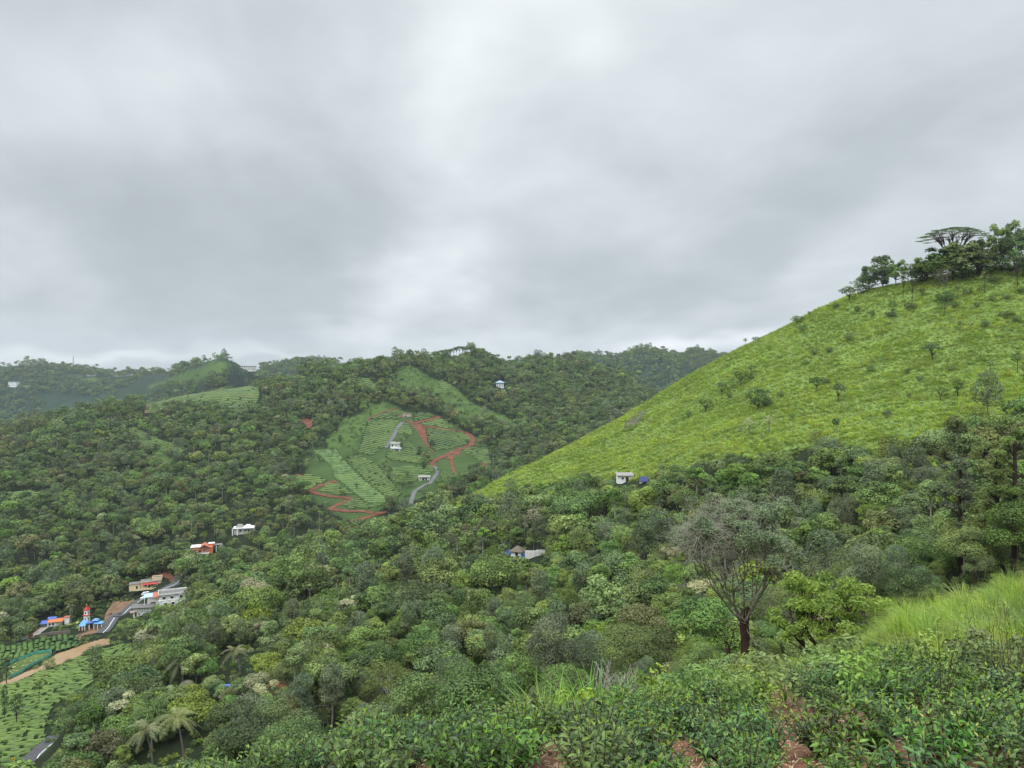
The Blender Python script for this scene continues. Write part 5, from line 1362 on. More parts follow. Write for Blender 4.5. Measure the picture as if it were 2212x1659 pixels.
        tree_thing('banana_plant', tuple(b), ['banana plant above the tarpaulin-roofed house', 'banana plant right behind the blue tarpaulin', 'banana plant left of the tarpaulin-roofed house', 'banana plant below the white tower block', 'banana plant by the stone wall', 'banana plant left of the shrine roof', 'banana plant under the blue shrine roof', 'banana plant below the white hut', 'banana plant below the navy tarpaulin'][i], 'banana plant', 'banana plants', [(np.array([[0, 0, -.2], [0, 0, .8], [.03, 0, 1.6]]), np.array([.13, .11, .07]))], 'leaf_mid', (np.concatenate(V), np.concatenate(Fc), np.concatenate(var)), 'leaf_bright', rz=g.uniform(0, 6))
build_own_trees()

# ------------------------------------------------------------------ trees and shrubs of the grass hill, the ridges and the tea fields
def hill_protos():
    g = np.random.default_rng(88); out = {}
    def add(key, wood, wm, lob, n, size, mat, **k):
        v, f = tubes(wood, 5); c = leaf_cloud(g, lob, n, size, .55, .3, .5, **k)
        out[key] = (raw_mesh('trunk', v, f, MAT[wm], None, True), raw_mesh('crown', c[0], c[1], MAT[mat], {'var': c[2]}))
    # all about one metre tall and wide: scaled on placing
    for i in range(2):
        lob = crown_lobes(g, .48, .46, .42, 13, .2, -.8, .85); add(('shrub', i), trunk_limbs(g, .12, .025, lob, 9, .1), 'bark_dark', lob, 900, .075, 'leaf_dark', fill=.5)
        lob = crown_lobes(g, .68, .46, .26, 12, .17, -.5, .7); add(('small tree', i), trunk_limbs(g, .3, .03, lob, 9, .25), 'bark_dark', lob, 750, .075, 'leaf_mid' if i else 'leaf_dark', fill=.5)
        lob = crown_lobes(g, .72, .22, .26, 9, .1, -.7, .7); add(('sapling', i), trunk_limbs(g, .62, .018, lob, 6, .15), 'bark_dark', lob, 260, .07, 'leaf_mid', fill=.4)
        lob = np.concatenate([np.c_[g.uniform(-.38, .38, (7, 2)), g.normal(z, .02, 7), np.full(7, .13), np.full(7, .13), np.full(7, .022)] for z in (.80, .9, .97)])
        lob[14:, :2] *= .6; add(('umbrella', i), trunk_limbs(g, .45, .022, lob, 14, .2), 'bark_dark', lob, 700, .055, 'leaf_far', fill=.2)
        lob = np.concatenate([np.c_[g.uniform(-.38, .38, (9, 2)), g.normal(z, .03, 9), np.full(9, .17), np.full(9, .17), np.full(9, .05)] for z in (.80, .9)])
        add(('ridge', i), trunk_limbs(g, .45, .03, lob, 14, .2), 'bark_dark', lob, 700, .10, 'leaf_dark', fill=.2)
        lob = crown_lobes(g, .54, .40, .44, 26, .13, -.9, .9); lob = lob[g.random(len(lob)) > .15]; lob[:, :3] += g.normal(size=(len(lob), 3)) * .05; add(('airy tree', i), trunk_limbs(g, .22, .022, lob, 16, .3), 'bark_dark', lob, 3000, .06, 'leaf_dark' if i else 'leaf_mid', fill=.35)
        lob = crown_lobes(g, .56, .17, .42, 16, .1, -.95, .8); add(('column', i), trunk_limbs(g, .4, .022, lob, 8, .1), 'bark_dark', lob, 900, .05, 'leaf_dark', fill=.4)
    return out

def build_hill_trees():
    pr = hill_protos(); first = {}; g = np.random.default_rng(99)
    def put(kind, u, vb, vt, w, yr, name, label, cat, group, ridge=False):
        b = hit(u, vb, *yr); H = max(.4, (vb - vt) / F * b[1]); W = w / F * b[1]
        var = int(g.integers(0, 2)); wid = {'shrub': .95, 'small tree': .95, 'sapling': .5, 'umbrella': 1.0, 'ridge': 1.0, 'airy tree': .78, 'column': .42}[kind]
        sc = (W / wid, W / wid, H); key = (kind, var, name)
        if key not in first:
            r = empty(name, tuple(b), label, cat, group, g.uniform(0, 6)); r.scale = sc
            link('trunk', pr[kind, var][0], r); link('crown', pr[kind, var][1], r); first[key] = r
        else: copy_thing(first[key], tuple(b), g.uniform(0, 6), sc, label, group)
    h6 = crop(1350, 432, .3907)
    HM = [(h6([(735, 1090)])[0] + ('the biggest round bush on the grass hill',)), (h6([(1700, 840)])[0] + ('the gnarled hill tree',)), (h6([(1775, 540)])[0] + ('the dark bush under the hilltop trees',)), (h6([(1840, 1035)])[0] + ('the upright hill bush',)),
          (1370, 908, 'the grey rock slab'), (1640, 910, 'the hill-foot palms'), h6([(1420, 400)])[0] + ('the leftmost hilltop grove',), h6([(1810, 180)])[0] + ('the flat umbrella tree',), h6([(2100, 200)])[0] + ('the tallest hilltop tree',), h6([(950, 660)])[0] + ('the skyline bush',), h6([(1240, 755)])[0] + ('the bush mid-hill',)]
    L = [('small tree', 640, 1020, 945, 72), ('sapling', 697, 970, 915, 40), ('small tree', 537, 1078, 1008, 52), ('small tree', 445, 1165, 1100, 80), ('shrub', 735, 1150, 1035, 130), ('small tree', 1060, 1050, 985, 76), ('small tree', 1180, 1110, 1020, 72), ('shrub', 1240, 775, 735, 46), ('shrub', 1047, 850, 812, 36),
         ('small tree', 1700, 882, 800, 96), ('small tree', 1745, 1100, 1035, 62), ('column', 1840, 1085, 985, 54), ('sapling', 2168, 960, 850, 52), ('sapling', 2022, 970, 890, 50), ('shrub', 1775, 565, 505, 86), ('shrub', 1825, 590, 562, 36), ('small tree', 1480, 636, 565, 42), ('umbrella', 1540, 532, 440, 44), ('umbrella', 1590, 562, 455, 46), ('small tree', 1645, 530, 490, 32),
         ('sapling', 1763, 642, 580, 34), ('sapling', 1850, 718, 674, 26), ('shrub', 2110, 545, 518, 44), ('shrub', 2030, 556, 526, 32), ('sapling', 1990, 510, 400, 44), ('shrub', 1895, 522, 488, 44), ('sapling', 1838, 545, 470, 32), ('shrub', 2040, 446, 418, 66), ('shrub', 2190, 512, 482, 44), ('shrub', 1366, 640, 608, 28), ('shrub', 1470, 640, 618, 62), ('shrub', 1575, 600, 568, 60),
         ('shrub', 2110, 640, 612, 66), ('shrub', 1990, 700, 665, 42), ('shrub', 1560, 955, 932, 30), ('shrub', 1130, 838, 812, 34), ('shrub', 780, 1140, 1095, 48), ('shrub', 952, 678, 640, 62), ('sapling', 1019, 648, 618, 22), ('shrub', 725, 775, 756, 40), ('sapling', 665, 798, 765, 24), ('shrub', 1165, 592, 568, 34), ('sapling', 1122, 600, 584, 14), ('small tree', 1240, 556, 486, 92), ('shrub', 1320, 510, 472, 70),
         ('shrub', 1570, 1090, 1066, 24), ('shrub', 985, 720, 690, 44), ('shrub', 1285, 615, 585, 30), ('shrub', 690, 985, 955, 36), ('shrub', 860, 1085, 1055, 40), ('shrub', 1360, 945, 915, 40), ('shrub', 1630, 995, 970, 36), ('shrub', 1945, 590, 565, 28), ('shrub', 2170, 670, 640, 44), ('shrub', 575, 1090, 1062, 34), ('shrub', 350, 1195, 1170, 32), ('shrub', 1110, 1010, 985, 36), ('shrub', 1450, 1195, 1165, 44), ('shrub', 930, 1205, 1180, 38), ('shrub', 1000, 905, 882, 32), ('sapling', 2205, 1000, 905, 40), ('shrub', 1800, 940, 916, 40)]
    nm = {'shrub': 'hill_shrub', 'small tree': 'hill_tree', 'sapling': 'sapling', 'umbrella': 'umbrella_tree', 'column': 'hill_shrub', 'airy tree': 'hill_tree'}
    wd = {'shrub': 'dark low shrub', 'small tree': 'spreading hill tree', 'sapling': 'thin sapling', 'umbrella': 'thin flat-topped young tree', 'column': 'upright dark bush'}
    items = [(h6([(x, (vb + vt) / 2)])[0]) + (('wide ' if w > 60 else 'tiny ' if w < 31 else '') + wd[k],) for k, x, vb, vt, w in L]
    for (k, x, vb, vt, w), lb in zip(L, describe(items, '', HM)):
        (u, b), (_, t) = h6([(x, vb), (x, vt)]); b = b + 3
        put(k, u, b, t - (b - t) * .12, w * .3907 * 1.2, (195, 420), nm[k], lb, 'tree' if k in ('small tree', 'sapling', 'umbrella') else 'shrub', 'shrubs and young trees on the grass hill')
    # the hilltop trees
    T = [('airy tree', 1352, 490, 350, 110, 'leafy tree at the left end of the leftmost hilltop grove'), ('airy tree', 1425, 482, 300, 130, 'tallest tree of the leftmost hilltop grove'), ('airy tree', 1500, 470, 325, 90, 'right tree of the leftmost hilltop grove'), ('shrub', 1335, 500, 440, 110, 'dark thicket under the leftmost hilltop grove'), ('sapling', 1565, 445, 340, 70, 'thin tree in the gap right of the leftmost grove'),
         ('airy tree', 1610, 450, 350, 80, 'open tree between the hilltop groves'), ('airy tree', 1665, 450, 315, 130, 'rounded tree at the left of the main hilltop grove'), ('airy tree', 1755, 445, 250, 200, 'big tree in the middle of the main hilltop grove'), ('shrub', 1650, 455, 390, 110, 'dark bushes at the foot of the main hilltop grove'),
         ('airy tree', 1870, 430, 240, 180, 'dense tree right under the umbrella tree'), ('airy tree', 1812, 436, 232, 150, 'dark bushy tree in front of the umbrella trunk'), ('umbrella', 1900, 420, 265, 150, 'layered tree right of the umbrella tree'), ('airy tree', 1950, 410, 215, 110, 'round tree behind the layered hilltop tree'), ('airy tree', 2010, 395, 205, 100, 'tree left of the tallest hilltop tree'), ('airy tree', 2085, 380, 120, 110, 'tallest hilltop tree near the right edge'), ('umbrella', 2085, 405, 210, 130, 'layered dark-trunked tree in front of the tallest hilltop tree'),
         ('airy tree', 2150, 380, 110, 120, 'tall tree at the right edge of the hilltop'), ('umbrella', 2170, 475, 310, 120, 'layered tree low at the right edge of the hilltop'), ('airy tree', 2200, 420, 180, 120, 'tree cut by the right edge on the hilltop'), ('shrub', 1950, 425, 350, 150, 'low bushy tree below the layered hilltop trees'), ('shrub', 2040, 400, 320, 130, 'bushy thicket left of the dark-trunked tree'), ('shrub', 2130, 400, 330, 130, 'bushy thicket at the right end of the hilltop'), ('shrub', 1860, 440, 380, 100, 'bush behind the bare-stemmed hilltop tree')]
    for k, x, vb, vt, w, lb in T:
        if k == 'shrub': vt, w = vt - (vb - vt) * .45, w * 1.35
        if k == 'airy tree': w *= 1.2
        (u, b), (_, t) = h6([(x, vb), (x, vt)]); put(k, u, b + 2, t, w * .3907, (250, 420), 'hilltop_tree', lb, 'tree', 'trees on top of the grass hill')
    b = hit(*h6([(1812, 425)])[0], 250, 420); k_ = b[1] / F * .3907; H = (425 - 152) * k_; W = 172 * k_; lob = []
    for q in range(64):
        a = q * 2.399963; r_ = math.sqrt((q + .5) / 64); sd = g.uniform(.09, .16) * W
        lob.append((W * r_ * math.cos(a), W * r_ * math.sin(a), H * (.985 - .22 * r_ ** 2.2) + g.normal() * .12, sd * 1.3, sd, .16 + .1 * g.random()))
    lob = np.array(lob); wood = [(np.array([[0, 0, -1], [.2, 0, H * .25], [0, 0, H * .5]]), np.array([.7, .55, .45]))]
    for q in range(9):
        a = q * .7 + g.uniform(-.2, .2); e = np.array([W * .55 * math.cos(a), W * .55 * math.sin(a), H * .84]); t0 = np.array([0, 0, H * g.uniform(.36, .5)])
        wood.append((np.array([t0, t0 * .45 + e * .55 - [0, 0, H * .05], e]), np.array([.32, .2, .12])))
        for e2 in lob[np.argsort(np.linalg.norm(lob[:, :2] - e[:2], axis=1))[:8]]: wood.append((np.array([t0 * .4 + e * .6, e * .7 + e2[:3] * .3 - [0, 0, .3], e2[:3]]), np.array([.13, .09, .05])))
    cr = leaf_cloud(g, lob, 15000, .42, .5, .6, .45, fill=.1)
    tree_thing('hilltop_tree', tuple(b), 'wide flat umbrella tree rising above the hilltop grove', 'tree', 'trees on top of the grass hill', wood, 'bark_dark', cr, 'leaf_dark')
    b = hit(*h6([(1785, 472)])[0], 250, 420); wood, tips = [], []
    for k in range(7): branches(g, (g.normal() * .4, 0, -.3), (g.normal() * .45 - .3, g.normal() * .3, 1), 4.0, .16, 3, wood, tips, (2, 3), .4, .1, .66, .12, .03)
    tp = np.array(tips); cr = leaf_cloud(g, np.c_[tp, np.full((len(tp), 3), .5)], 900, .4, .6, .2, .45)
    tree_thing('hilltop_tree', tuple(b), 'bare-stemmed leaning tree in front of the hilltop grove', 'tree', 'trees on top of the grass hill', wood, 'bark_grey', cr, 'leaf_olive')
    # umbrella trees along the far ridge
    q = crop(918, 739.8, .09765)
    rows = [(235, 385, 305), (290, 380, 262), (345, 372, 232), (395, 362, 212), (450, 352, 196), (510, 340, 178), (572, 318, 158), (640, 290, 132), (700, 272, 112), (762, 256, 92), (825, 250, 90), (880, 246, 98), (925, 244, 128)]
    for i, (x, vb, vt) in enumerate(rows):
        (u, b), (_, t) = q([(x, vb), (x, vt)]); P = at(u, 1212); 
        vv = V0 - P[2] / F * 0 - P[2] * F / P[1]; put('ridge', u, vv + 1, min(t, vv - 6), 12, (1190, 1240), 'ridge_tree', f"{['first', 'second', 'third', 'fourth', 'fifth', 'sixth', 'seventh', 'eighth', 'ninth', 'tenth', 'eleventh', 'twelfth', 'thirteenth'][i]} from the left of the thin umbrella trees on the far ridge", 'tree', 'umbrella trees along the far ridge')
    for i, (x, vb, vt, w) in enumerate([(1100, 310, 150, 150), (1180, 320, 135, 150), (1255, 330, 140, 140), (1330, 350, 200, 140), (1400, 380, 225, 140), (1480, 410, 262, 140), (1550, 430, 318, 130), (1610, 440, 365, 110)]):
        (u, b), (_, t) = q([(x, vb), (x, vt)]); P = at(u, 1225); vv = V0 - P[2] * F / P[1]
        put('airy tree' if i < 3 else 'ridge', u, vv + 2, min(t, vv - 8), w * .09765, (1200, 1260), 'ridge_tree', f"{['first', 'second', 'third', 'fourth', 'fifth', 'sixth', 'seventh', 'eighth'][i]} from the left in the dense grove right of the far summit", 'tree', 'grove on the far summit')
    # trees standing in the valley tea
    for k, u, vb, vt, w, lb in [('column', 36, 1563, 1490, 25, 'dark conical tree in the valley tea field'), ('column', 14, 1478, 1412, 22, 'tall dark tree at the left edge beside the pond'), ('sapling', 84, 1521, 1468, 20, 'thin bare-stemmed tree alone in the tea field'), ('column', 10, 1556, 1470, 16, 'slim tree at the left edge of the tea field'), ('shrub', 105, 1446, 1420, 30, 'round leaning bush between the two ends of the pond'),
                               ('shrub', 204, 1416, 1392, 34, 'dark rounded bush on the right bank of the pond'), ('shrub', 185, 1418, 1405, 18, 'small bush at the edge of the pond'), ('shrub', 150, 1432, 1422, 18, 'low green clump at the lower pond bank'), ('airy tree', 210, 1508, 1445, 50, 'dark tree overhanging the valley tea field'), ('sapling', 292, 1160 + 158, 1300, 14, 'small tree beside the valley road')]:
        put(k, u, vb, vt, w, (236, 470), 'field_tree', lb, 'tree' if k != 'shrub' else 'bush', 'trees and bushes in the valley tea')
    # shade trees in the far tea garden
    far = [(690, 1000), (735, 955), (760, 935), (800, 905), (935, 965), (905, 985), (830, 1010), (900, 900), (880, 1035), (870, 1060), (1000, 930), (970, 918), (840, 1040), (925, 995), (915, 1015), (780, 940), (752, 1005), (718, 985), (878, 955), (770, 1060), (945, 1050), (1010, 965)]
    TM = [(852, 965, 'the white tea hill house'), (917, 1033, 'the roadside hut'), (880, 897, 'the building site'), (1000, 960, 'the bend of the red track'), (740, 1060, 'the zigzag track'), (760, 1000, 'the bright strip of tea')]
    it = [(u, v, 'dark shade') for u, v in far]
    for (u, v), lb in zip(far, describe(it, 'tea garden tree', TM)): put('airy tree' if u % 2 else 'small tree', u, v, v - g.uniform(14, 24), g.uniform(11, 18), (470, 1100), 'shade_tree', lb, 'tree', 'shade trees in the far tea garden')
build_hill_trees()

# ------------------------------------------------------------------ buildings
class House:
    """a building: an Empty at its base; front faces -y before turning"""
    def __init__(s, name, u, v, yr, rz, label, cat, group=None):
        b = hit(u, v, *yr); s.o = empty(name, tuple(b), label, cat, group, math.radians(rz))
    def boxes(s, part, mat, lst, parent=None, smooth=False):
        m = MB()
        for c, size, *r in lst: m.box(c, size, *(r or []))
        return m.obj(part, MAT[mat], parent or s.o, smooth)
    def wall(s, mat, *lst, name='wall'): return s.boxes(name, mat, lst)
    def openings(s, part, mat, lst, frame=None):
        for c, size in lst:
            w = s.boxes(part, mat, [(c, size)])
            if frame:
                x, y, z = size; fx = .09
                if x > y: fr = [((c[0], c[1], c[2] + z / 2), (x + .2, y + .06, fx)), ((c[0], c[1], c[2] - z / 2), (x + .3, y + .2, fx)), ((c[0] - x / 2, c[1], c[2]), (fx, y + .05, z - fx)), ((c[0] + x / 2, c[1], c[2]), (fx, y + .05, z - fx))]
                else: fr = [((c[0], c[1], c[2] + z / 2), (x + .06, y + .2, fx)), ((c[0], c[1], c[2] - z / 2), (x + .2, y + .3, fx)), ((c[0], c[1] - y / 2, c[2]), (x + .05, fx, z - fx)), ((c[0], c[1] + y / 2, c[2]), (x + .05, fx, z - fx))]
                s.boxes('frame', frame, fr, w)
    def windows(s, lst, frame='white_wall'): s.openings('window', 'glass_dark', lst, frame)
    def gable(s, mat, w, d, z, rise, over=.5, c=(0, 0), name='roof', along='x', th=.12):
        """pitched roof, ridge along x or y"""
        W, D = w / 2 + over, d / 2 + over; m = MB()
        for sg in (-1, 1):
            if along == 'x': p = [(-W + c[0], sg * D + c[1], z - rise * over / (d / 2) * 0), (W + c[0], sg * D + c[1], z), (W + c[0], c[1], z + rise), (-W + c[0], c[1], z + rise)]
            else: p = [(sg * W + c[0], -D + c[1], z), (sg * W + c[0], D + c[1], z), (c[0], D + c[1], z + rise), (c[0], -D + c[1], z + rise)]
            m.prism(p, (0, 0, th))
        return m.obj(name, MAT[mat], s.o)
    def hip(s, mat, w, d, z, rise, over=.5, c=(0, 0), name='roof', flat=.0, th=.15):
        W, D = w / 2 + over, d / 2 + over; r = max(0, W - D) if not flat else W * flat; q = 0 if not flat else D * flat
        v = [(-W, -D, z), (W, -D, z), (W, D, z), (-W, D, z), (-r, -q, z + rise), (r, -q, z + rise), (r, q, z + rise), (-r, q, z + rise), (-W, -D, z - th), (W, -D, z - th), (W, D, z - th), (-W, D, z - th)]
        f = [[0, 1, 5, 4], [1, 2, 6, 5], [2, 3, 7, 6], [3, 0, 4, 7], [4, 5, 6, 7], [8, 9, 1, 0], [9, 10, 2, 1], [10, 11, 3, 2], [11, 8, 0, 3], [11, 10, 9, 8]]
        m = MB().add(np.array(v) + [c[0], c[1], 0], f)
        return m.obj(name, MAT[mat], s.o)
    def shed(s, mat, x0, x1, y0, y1, z0, z1, name='roof', th=.1):
        return MB().prism([(x0, y0, z0), (x1, y0, z0), (x1, y1, z1), (x0, y1, z1)], (0, 0, th)).obj(name, MAT[mat], s.o)

def build_houses():
    V1 = (330, 520)
    # white two-storey building with flat roof
    h = House('apartment_house', 373, 1303, V1, 24, 'white two-storey building with flat parapet roof beside the valley road', 'building')
    h.wall('white_wall', ((0, 0, 1.2), (13, 8, 9.2)), ((0, 0, 2.95), (13.5, 8.5, .22)), name='wall')
    h.boxes('roof', 'roof_grey', [((0, 0, 5.88), (14.2, 9.2, .2))])
    h.boxes('parapet', 'old_white', [((0, -4.55, 6.35), (14.2, .22, .75)), ((0, 4.55, 6.35), (14.2, .22, .75)), ((-7, 0, 6.35), (.22, 8.86, .75)), ((7, 0, 6.35), (.22, 8.86, .75))] + [((x, -4.55, 6.85), (.3, .26, .28)) for x in np.arange(-6.6, 6.7, 1.47)])
    h.windows([((x, -4.02, 4.4), (1.5, .1, 1.3)) for x in (-4.2, -.4, 4.2)] + [((x, -4.02, 1.2), (1.5, .1, 1.3)) for x in (-3.6, .2, 3.8)] + [((-6.52, y, 4.4), (.1, 1.2, 1.2)) for y in (-1.5, 2)])
    h.boxes('sunshade', 'old_white', [((x, -4.35, 5.2), (2.1, .7, .1)) for x in (-4.2, -.4, 4.2)] + [((x, -4.35, 2.0), (2.1, .7, .1)) for x in (-3.6, .2, 3.8)])
    h.wall('old_white', ((-9.5, 1.5, 1.6), (5.6, 5.0, 6.4)), name='side_wing')
    h.shed('sheet_blue', -14, -9.8, -1.6, 4.6, 5.0, 5.5, 'awning'); h.shed('roof_tile', -9.7, -6.7, -2.2, 4.6, 4.7, 5.6, 'awning')
    h.boxes('post', 'white_wall', [((x, -1.4, 1.0), (.25, .25, 8.0)) for x in (-13.7, -11.8)])
    h.openings('door', 'wood_dark', [((-9.5, -1.03, 1.1), (2.2, .1, 2.1))])
    # timber-striped hut below it
    h = House('roadside_house', 311, 1324, V1, 10, 'white board-walled house with grey roof below the valley road', 'building')
    h.wall('old_white', ((0, 0, .9), (9, 5.5, 5.8)))
    h.boxes('batten', 'wood_dark', [((x, -2.77, 2.6), (.16, .08, 2.2)) for x in (-2.3, -1.2, 0, 1.2, 2.4, 3.3)] + [((.4, -2.78, 1.35), (8.4, .06, .2))])
    h.gable('roof_grey', 10.4, 6.4, 3.75, 1.1, .5); h.shed('roof_grey', 4.4, 7.6, -3.2, 3, 2.7, 3.4, 'awning')
    h.boxes('balcony', 'pink_wall', [((-4.9, -2.6, 1.55), (2.4, 1.2, .9))]); h.windows([((-1.6, -2.79, .3), (.9, .08, 1.1)), ((1.0, -2.79, .3), (.9, .08, 1.0))])
    h.openings('door', 'wood_dark', [((-3.3, -2.79, .1), (1.0, .08, 2.0))]); h.boxes('post', 'pink_wall', [((x, -2.9, .6), (.18, .18, 4.2)) for x in (6.2, 7.3)])
    # cream house with terrace
    h = House('cream_house', 327, 1266, (400, 520), 22, 'long cream house with red awning and roof terrace above the road', 'building')
    h.wall('cream_wall', ((0, 0, 1.2), (11, 7, 4.4)), ((3.2, 1.0, 4.0), (5.2, 4.6, 1.2)), ((-8.6, -1, 1.0), (5.6, 5, 3.8)))
    h.boxes('roof', 'roof_grey', [((0, 0, 3.45), (11.6, 7.6, .14)), ((3.2, 1, 4.66), (4.8, 4.2, .1)), ((-8.6, -1, 2.96), (6.2, 5.6, .14))])
    h.boxes('parapet', 'cream_wall', [((3.2, -1.25, 4.9), (5.2, .18, .6)), ((3.2, 3.25, 4.9), (5.2, .18, .6)), ((.65, 1, 4.9), (.18, 4.3, .6)), ((5.75, 1, 4.9), (.18, 4.3, .6)), ((-2.8, -3.7, 3.7), (5.6, .16, .4))])
    h.shed('roof_red', -4.6, 3.4, -5.0, -3.5, 2.3, 2.9, 'awning'); h.shed('sheet_blue', 5.9, 10, -2.5, 2.5, 2.5, 3.0, 'carport')
    h.windows([((x, -3.53, 1.6), (1.3, .08, 1.2)) for x in (-2.6, .6, 4.3)]); h.openings('door', 'wood_dark', [((-1.0, -3.53, 1.0), (1.0, .08, 2.0)), ((-7.4, -3.53, .9), (.9, .08, 1.9))])
    h.boxes('post', 'cream_wall', [((x, -4.8, 1.1), (.24, .24, 2.4)) for x in (-4.4, -1.6, 3.2)] + [((x, -2.3, 1.2), (.15, .15, 2.6)) for x in (9.8,)])
    h.boxes('boundary_wall', 'cream_wall', [((-.5, -6.6, .25), (17, .2, .9))] + [((x, -6.6, .45), (.34, .34, 1.2)) for x in np.arange(-8.5, 8.1, 2.75)])
    # orange house and white house higher up
    h = House('orange_house', 437, 1194, (470, 640), 18, 'bright orange house with ornate gable among far trees', 'building')
    h.wall('orange_wall', ((0, 0, 1.6), (13, 7, 5.6)), ((5.5, .5, 4.9), (3.2, 3, 1.6)))
    h.gable('roof_tile', 5, 7.6, 4.2, 1.6, .5, (1.5, -.6), 'roof', 'y'); h.boxes('roof_terrace', 'old_white', [((-3, 0, 4.5), (7.6, 7.6, .3)), ((5.5, .5, 5.8), (3.8, 3.6, .2))])
    h.boxes('balcony_rail', 'white_wall', [((-1.0, -4.6, .6), (11, .2, .9))]); h.boxes('porch_roof', 'roof_grey', [((-8.2, -.5, 3.0), (4.0, 6, .25)), ((9.2, 1, 4.5), (5.5, 5, .2))])
    h.boxes('post', 'white_wall', [((-9.9, -3.2, 1.3), (.25, .25, 3.4)), ((-6.8, -3.2, 1.3), (.25, .25, 3.4)), ((8.4, -1.2, 2.0), (.3, .3, 4.8))])
    h.windows([((x, -3.53, 2.4), (2.0, .08, 1.1)) for x in (-4, 1.5)]); h.openings('door', 'wood_dark', [((-1.2, -3.53, 1.6), (1.1, .08, 2.1))])
    h = House('white_house', 525, 1152, (500, 720), 12, 'white house with steep roof slabs and verandah pillars among far trees', 'building')
    h.wall('white_wall', ((0, 1, 1.4), (11, 6, 5.2)), ((5.0, .5, 2.8), (5, 5, 2.0)))
    h.boxes('roof', 'old_white', [((.5, 0, 4.15), (13.5, 8.2, .3))]); h.hip('roof_sheet', 5, 5, 4.3, 1.9, .2, (-2.2, .5), 'roof_lantern', .5); h.hip('white_wall', 5, 5, 4.3, 1.6, .3, (3.2, .5), 'roof_lantern', .3)
    h.boxes('pillar', 'white_wall', [((x, -3.6, .9), (.7, .7, 6.2)) for x in (-6.3, -3.2)]); h.windows([((x, -2.03, 2.2), (1.4, .08, 1.3)) for x in (-1.4, 1.8)]); h.openings('door', 'wood_dark', [((3.9, -2.03, 1.9), (1.0, .08, 2.1))])
    # tea hill
    h = House('tea_hill_house', 856, 972, (560, 800), -14, 'white two-level house on stilts in the middle of the far tea garden', 'building')
    h.wall('white_wall', ((-1.0, 0, 4.0), (7, 6, 4.2)), ((0, 1.2, 0), (8, 3.5, 4.6)))
    h.gable('roof_sheet', 8.2, 7, 6.1, 1.5, .6); h.boxes('pillar', 'white_wall', [((x, -2.7, .4), (.5, .5, 3.8)) for x in (-4.2, -1.4, 1.4, 4.2)]); h.boxes('terrace', 'old_white', [((1.2, -1.2, 1.75), (9, 4.4, .28))])
    h.windows([((-2.6, -3.03, 4.2), (2.0, .08, 1.4)), ((1.2, -3.03, 4.2), (1.3, .08, 1.2))]); h.boxes('tarpaulin', 'tarp_blue', [((1.4, -2.9, .6), (2.4, .1, 1.6))])
    h = House('roadside_hut', 917, 1037, (540, 760), 4, 'long low hut with pale sheet roof beside the far bending road', 'building')
    h.wall('old_white', ((0, .6, 1.1), (8, 3.2, 3.0))); h.shed('roof_sheet', -5, 4.8, -2.6, 2.4, 2.7, 3.6); h.boxes('post', 'white_wall', [((x, -2.3, .9), (.3, .3, 3.2)) for x in (-4.2, -2.1, 2.6, 4.3)])
    h.openings('door', 'wood_dark', [((-1.2, -1.03, 1.0), (1.6, .08, 1.9)), ((1.4, -1.03, 1.0), (1.2, .08, 1.9))])
    h = House('unfinished_house', 879, 901, (620, 900), 0, 'unfinished grey concrete house at the top of the far tea garden', 'building')
    h.wall('concrete', ((0, 0, .9), (9, 5, 2.2))); h.boxes('pillar', 'concrete', [((x, y, 2.7), (.3, .3, 1.6)) for x in (-4, -1.4, 1.4, 4) for y in (-2.2, 2.2)]); h.boxes('beam', 'concrete', [((0, -2.2, 3.55), (8.6, .3, .25)), ((0, 2.2, 3.55), (8.6, .3, .25))]); h.openings('door', 'wood_dark', [((-1, -2.53, .9), (1.2, .08, 1.8))])
    h = House('white_villa', 1080, 836, (1000, 1300), 0, 'white villa with spreading blue-grey hip roof on the far wooded slope', 'building')
    h.wall('white_wall', ((0, 0, 2.2), (10, 7, 8))); h.hip('sheet_blue', 12, 9, 6.3, 1.5, .8, (0, 0), 'roof', .25); h.hip('sheet_blue', 6, 5, 7.7, 1.0, .2, (0, 0), 'roof_lantern', .2)
    h.windows([((x, -3.53, 4.4), (1.5, .08, 1.4)) for x in (-3, 0, 3)] + [((x, -3.53, 1.4), (1.3, .08, 1.6)) for x in (-3.4, 3)]); h.openings('door', 'wood_dark', [((0, -3.53, 1.2), (1.4, .08, 2.4))])
    # huts on the near slope
    h = House('white_hut', 1350, 1040, (215, 330), 3, 'white hut with long grey sheet roof under the grass hill', 'hut')
    h.wall('white_wall', ((0, 0, 1.0), (6.4, 3, 3.4)), ((3.4, .2, .9), (2.0, 2.6, 2.6))); h.shed('roof_sheet', -3.6, 3.3, -2.2, 1.9, 2.55, 3.25); h.shed('roof_grey', 2.6, 5.4, -1.4, 1.7, 2.3, 2.7, 'lean_to_roof')
    h.openings('door', 'wood_dark', [((.6, -1.53, 1.1), (1.2, .08, 1.9)), ((2.9, -1.13, 1.1), (.5, .08, 1.3))]); h.windows([((-1.2, -1.53, 1.5), (.9, .08, .9))])
    h = House('tarpaulin_shelter', 1391, 1044, (215, 330), -14, 'dark navy tarpaulin shelter right of the white hut', 'shelter')
    h.shed('tarp_navy', -1.7, 1.9, -1.6, 1.2, .8, 2.2, 'tarpaulin'); h.boxes('post', 'bark', [((x, y, .8), (.12, .12, z)) for x, y, z in ((-1.8, -1.4, 1.8), (2, -1.4, 1.8), (-1.8, 1.2, 3.6), (2, 1.2, 3.6))]); h.boxes('back_wall', 'old_white', [((0, 1.25, .8), (3.6, .12, 2.4))])
    h = House('blue_hut', 1118, 1206, (215, 360), -20, 'small white hut with thatched roof and blue tarpaulin hung beside it', 'hut')
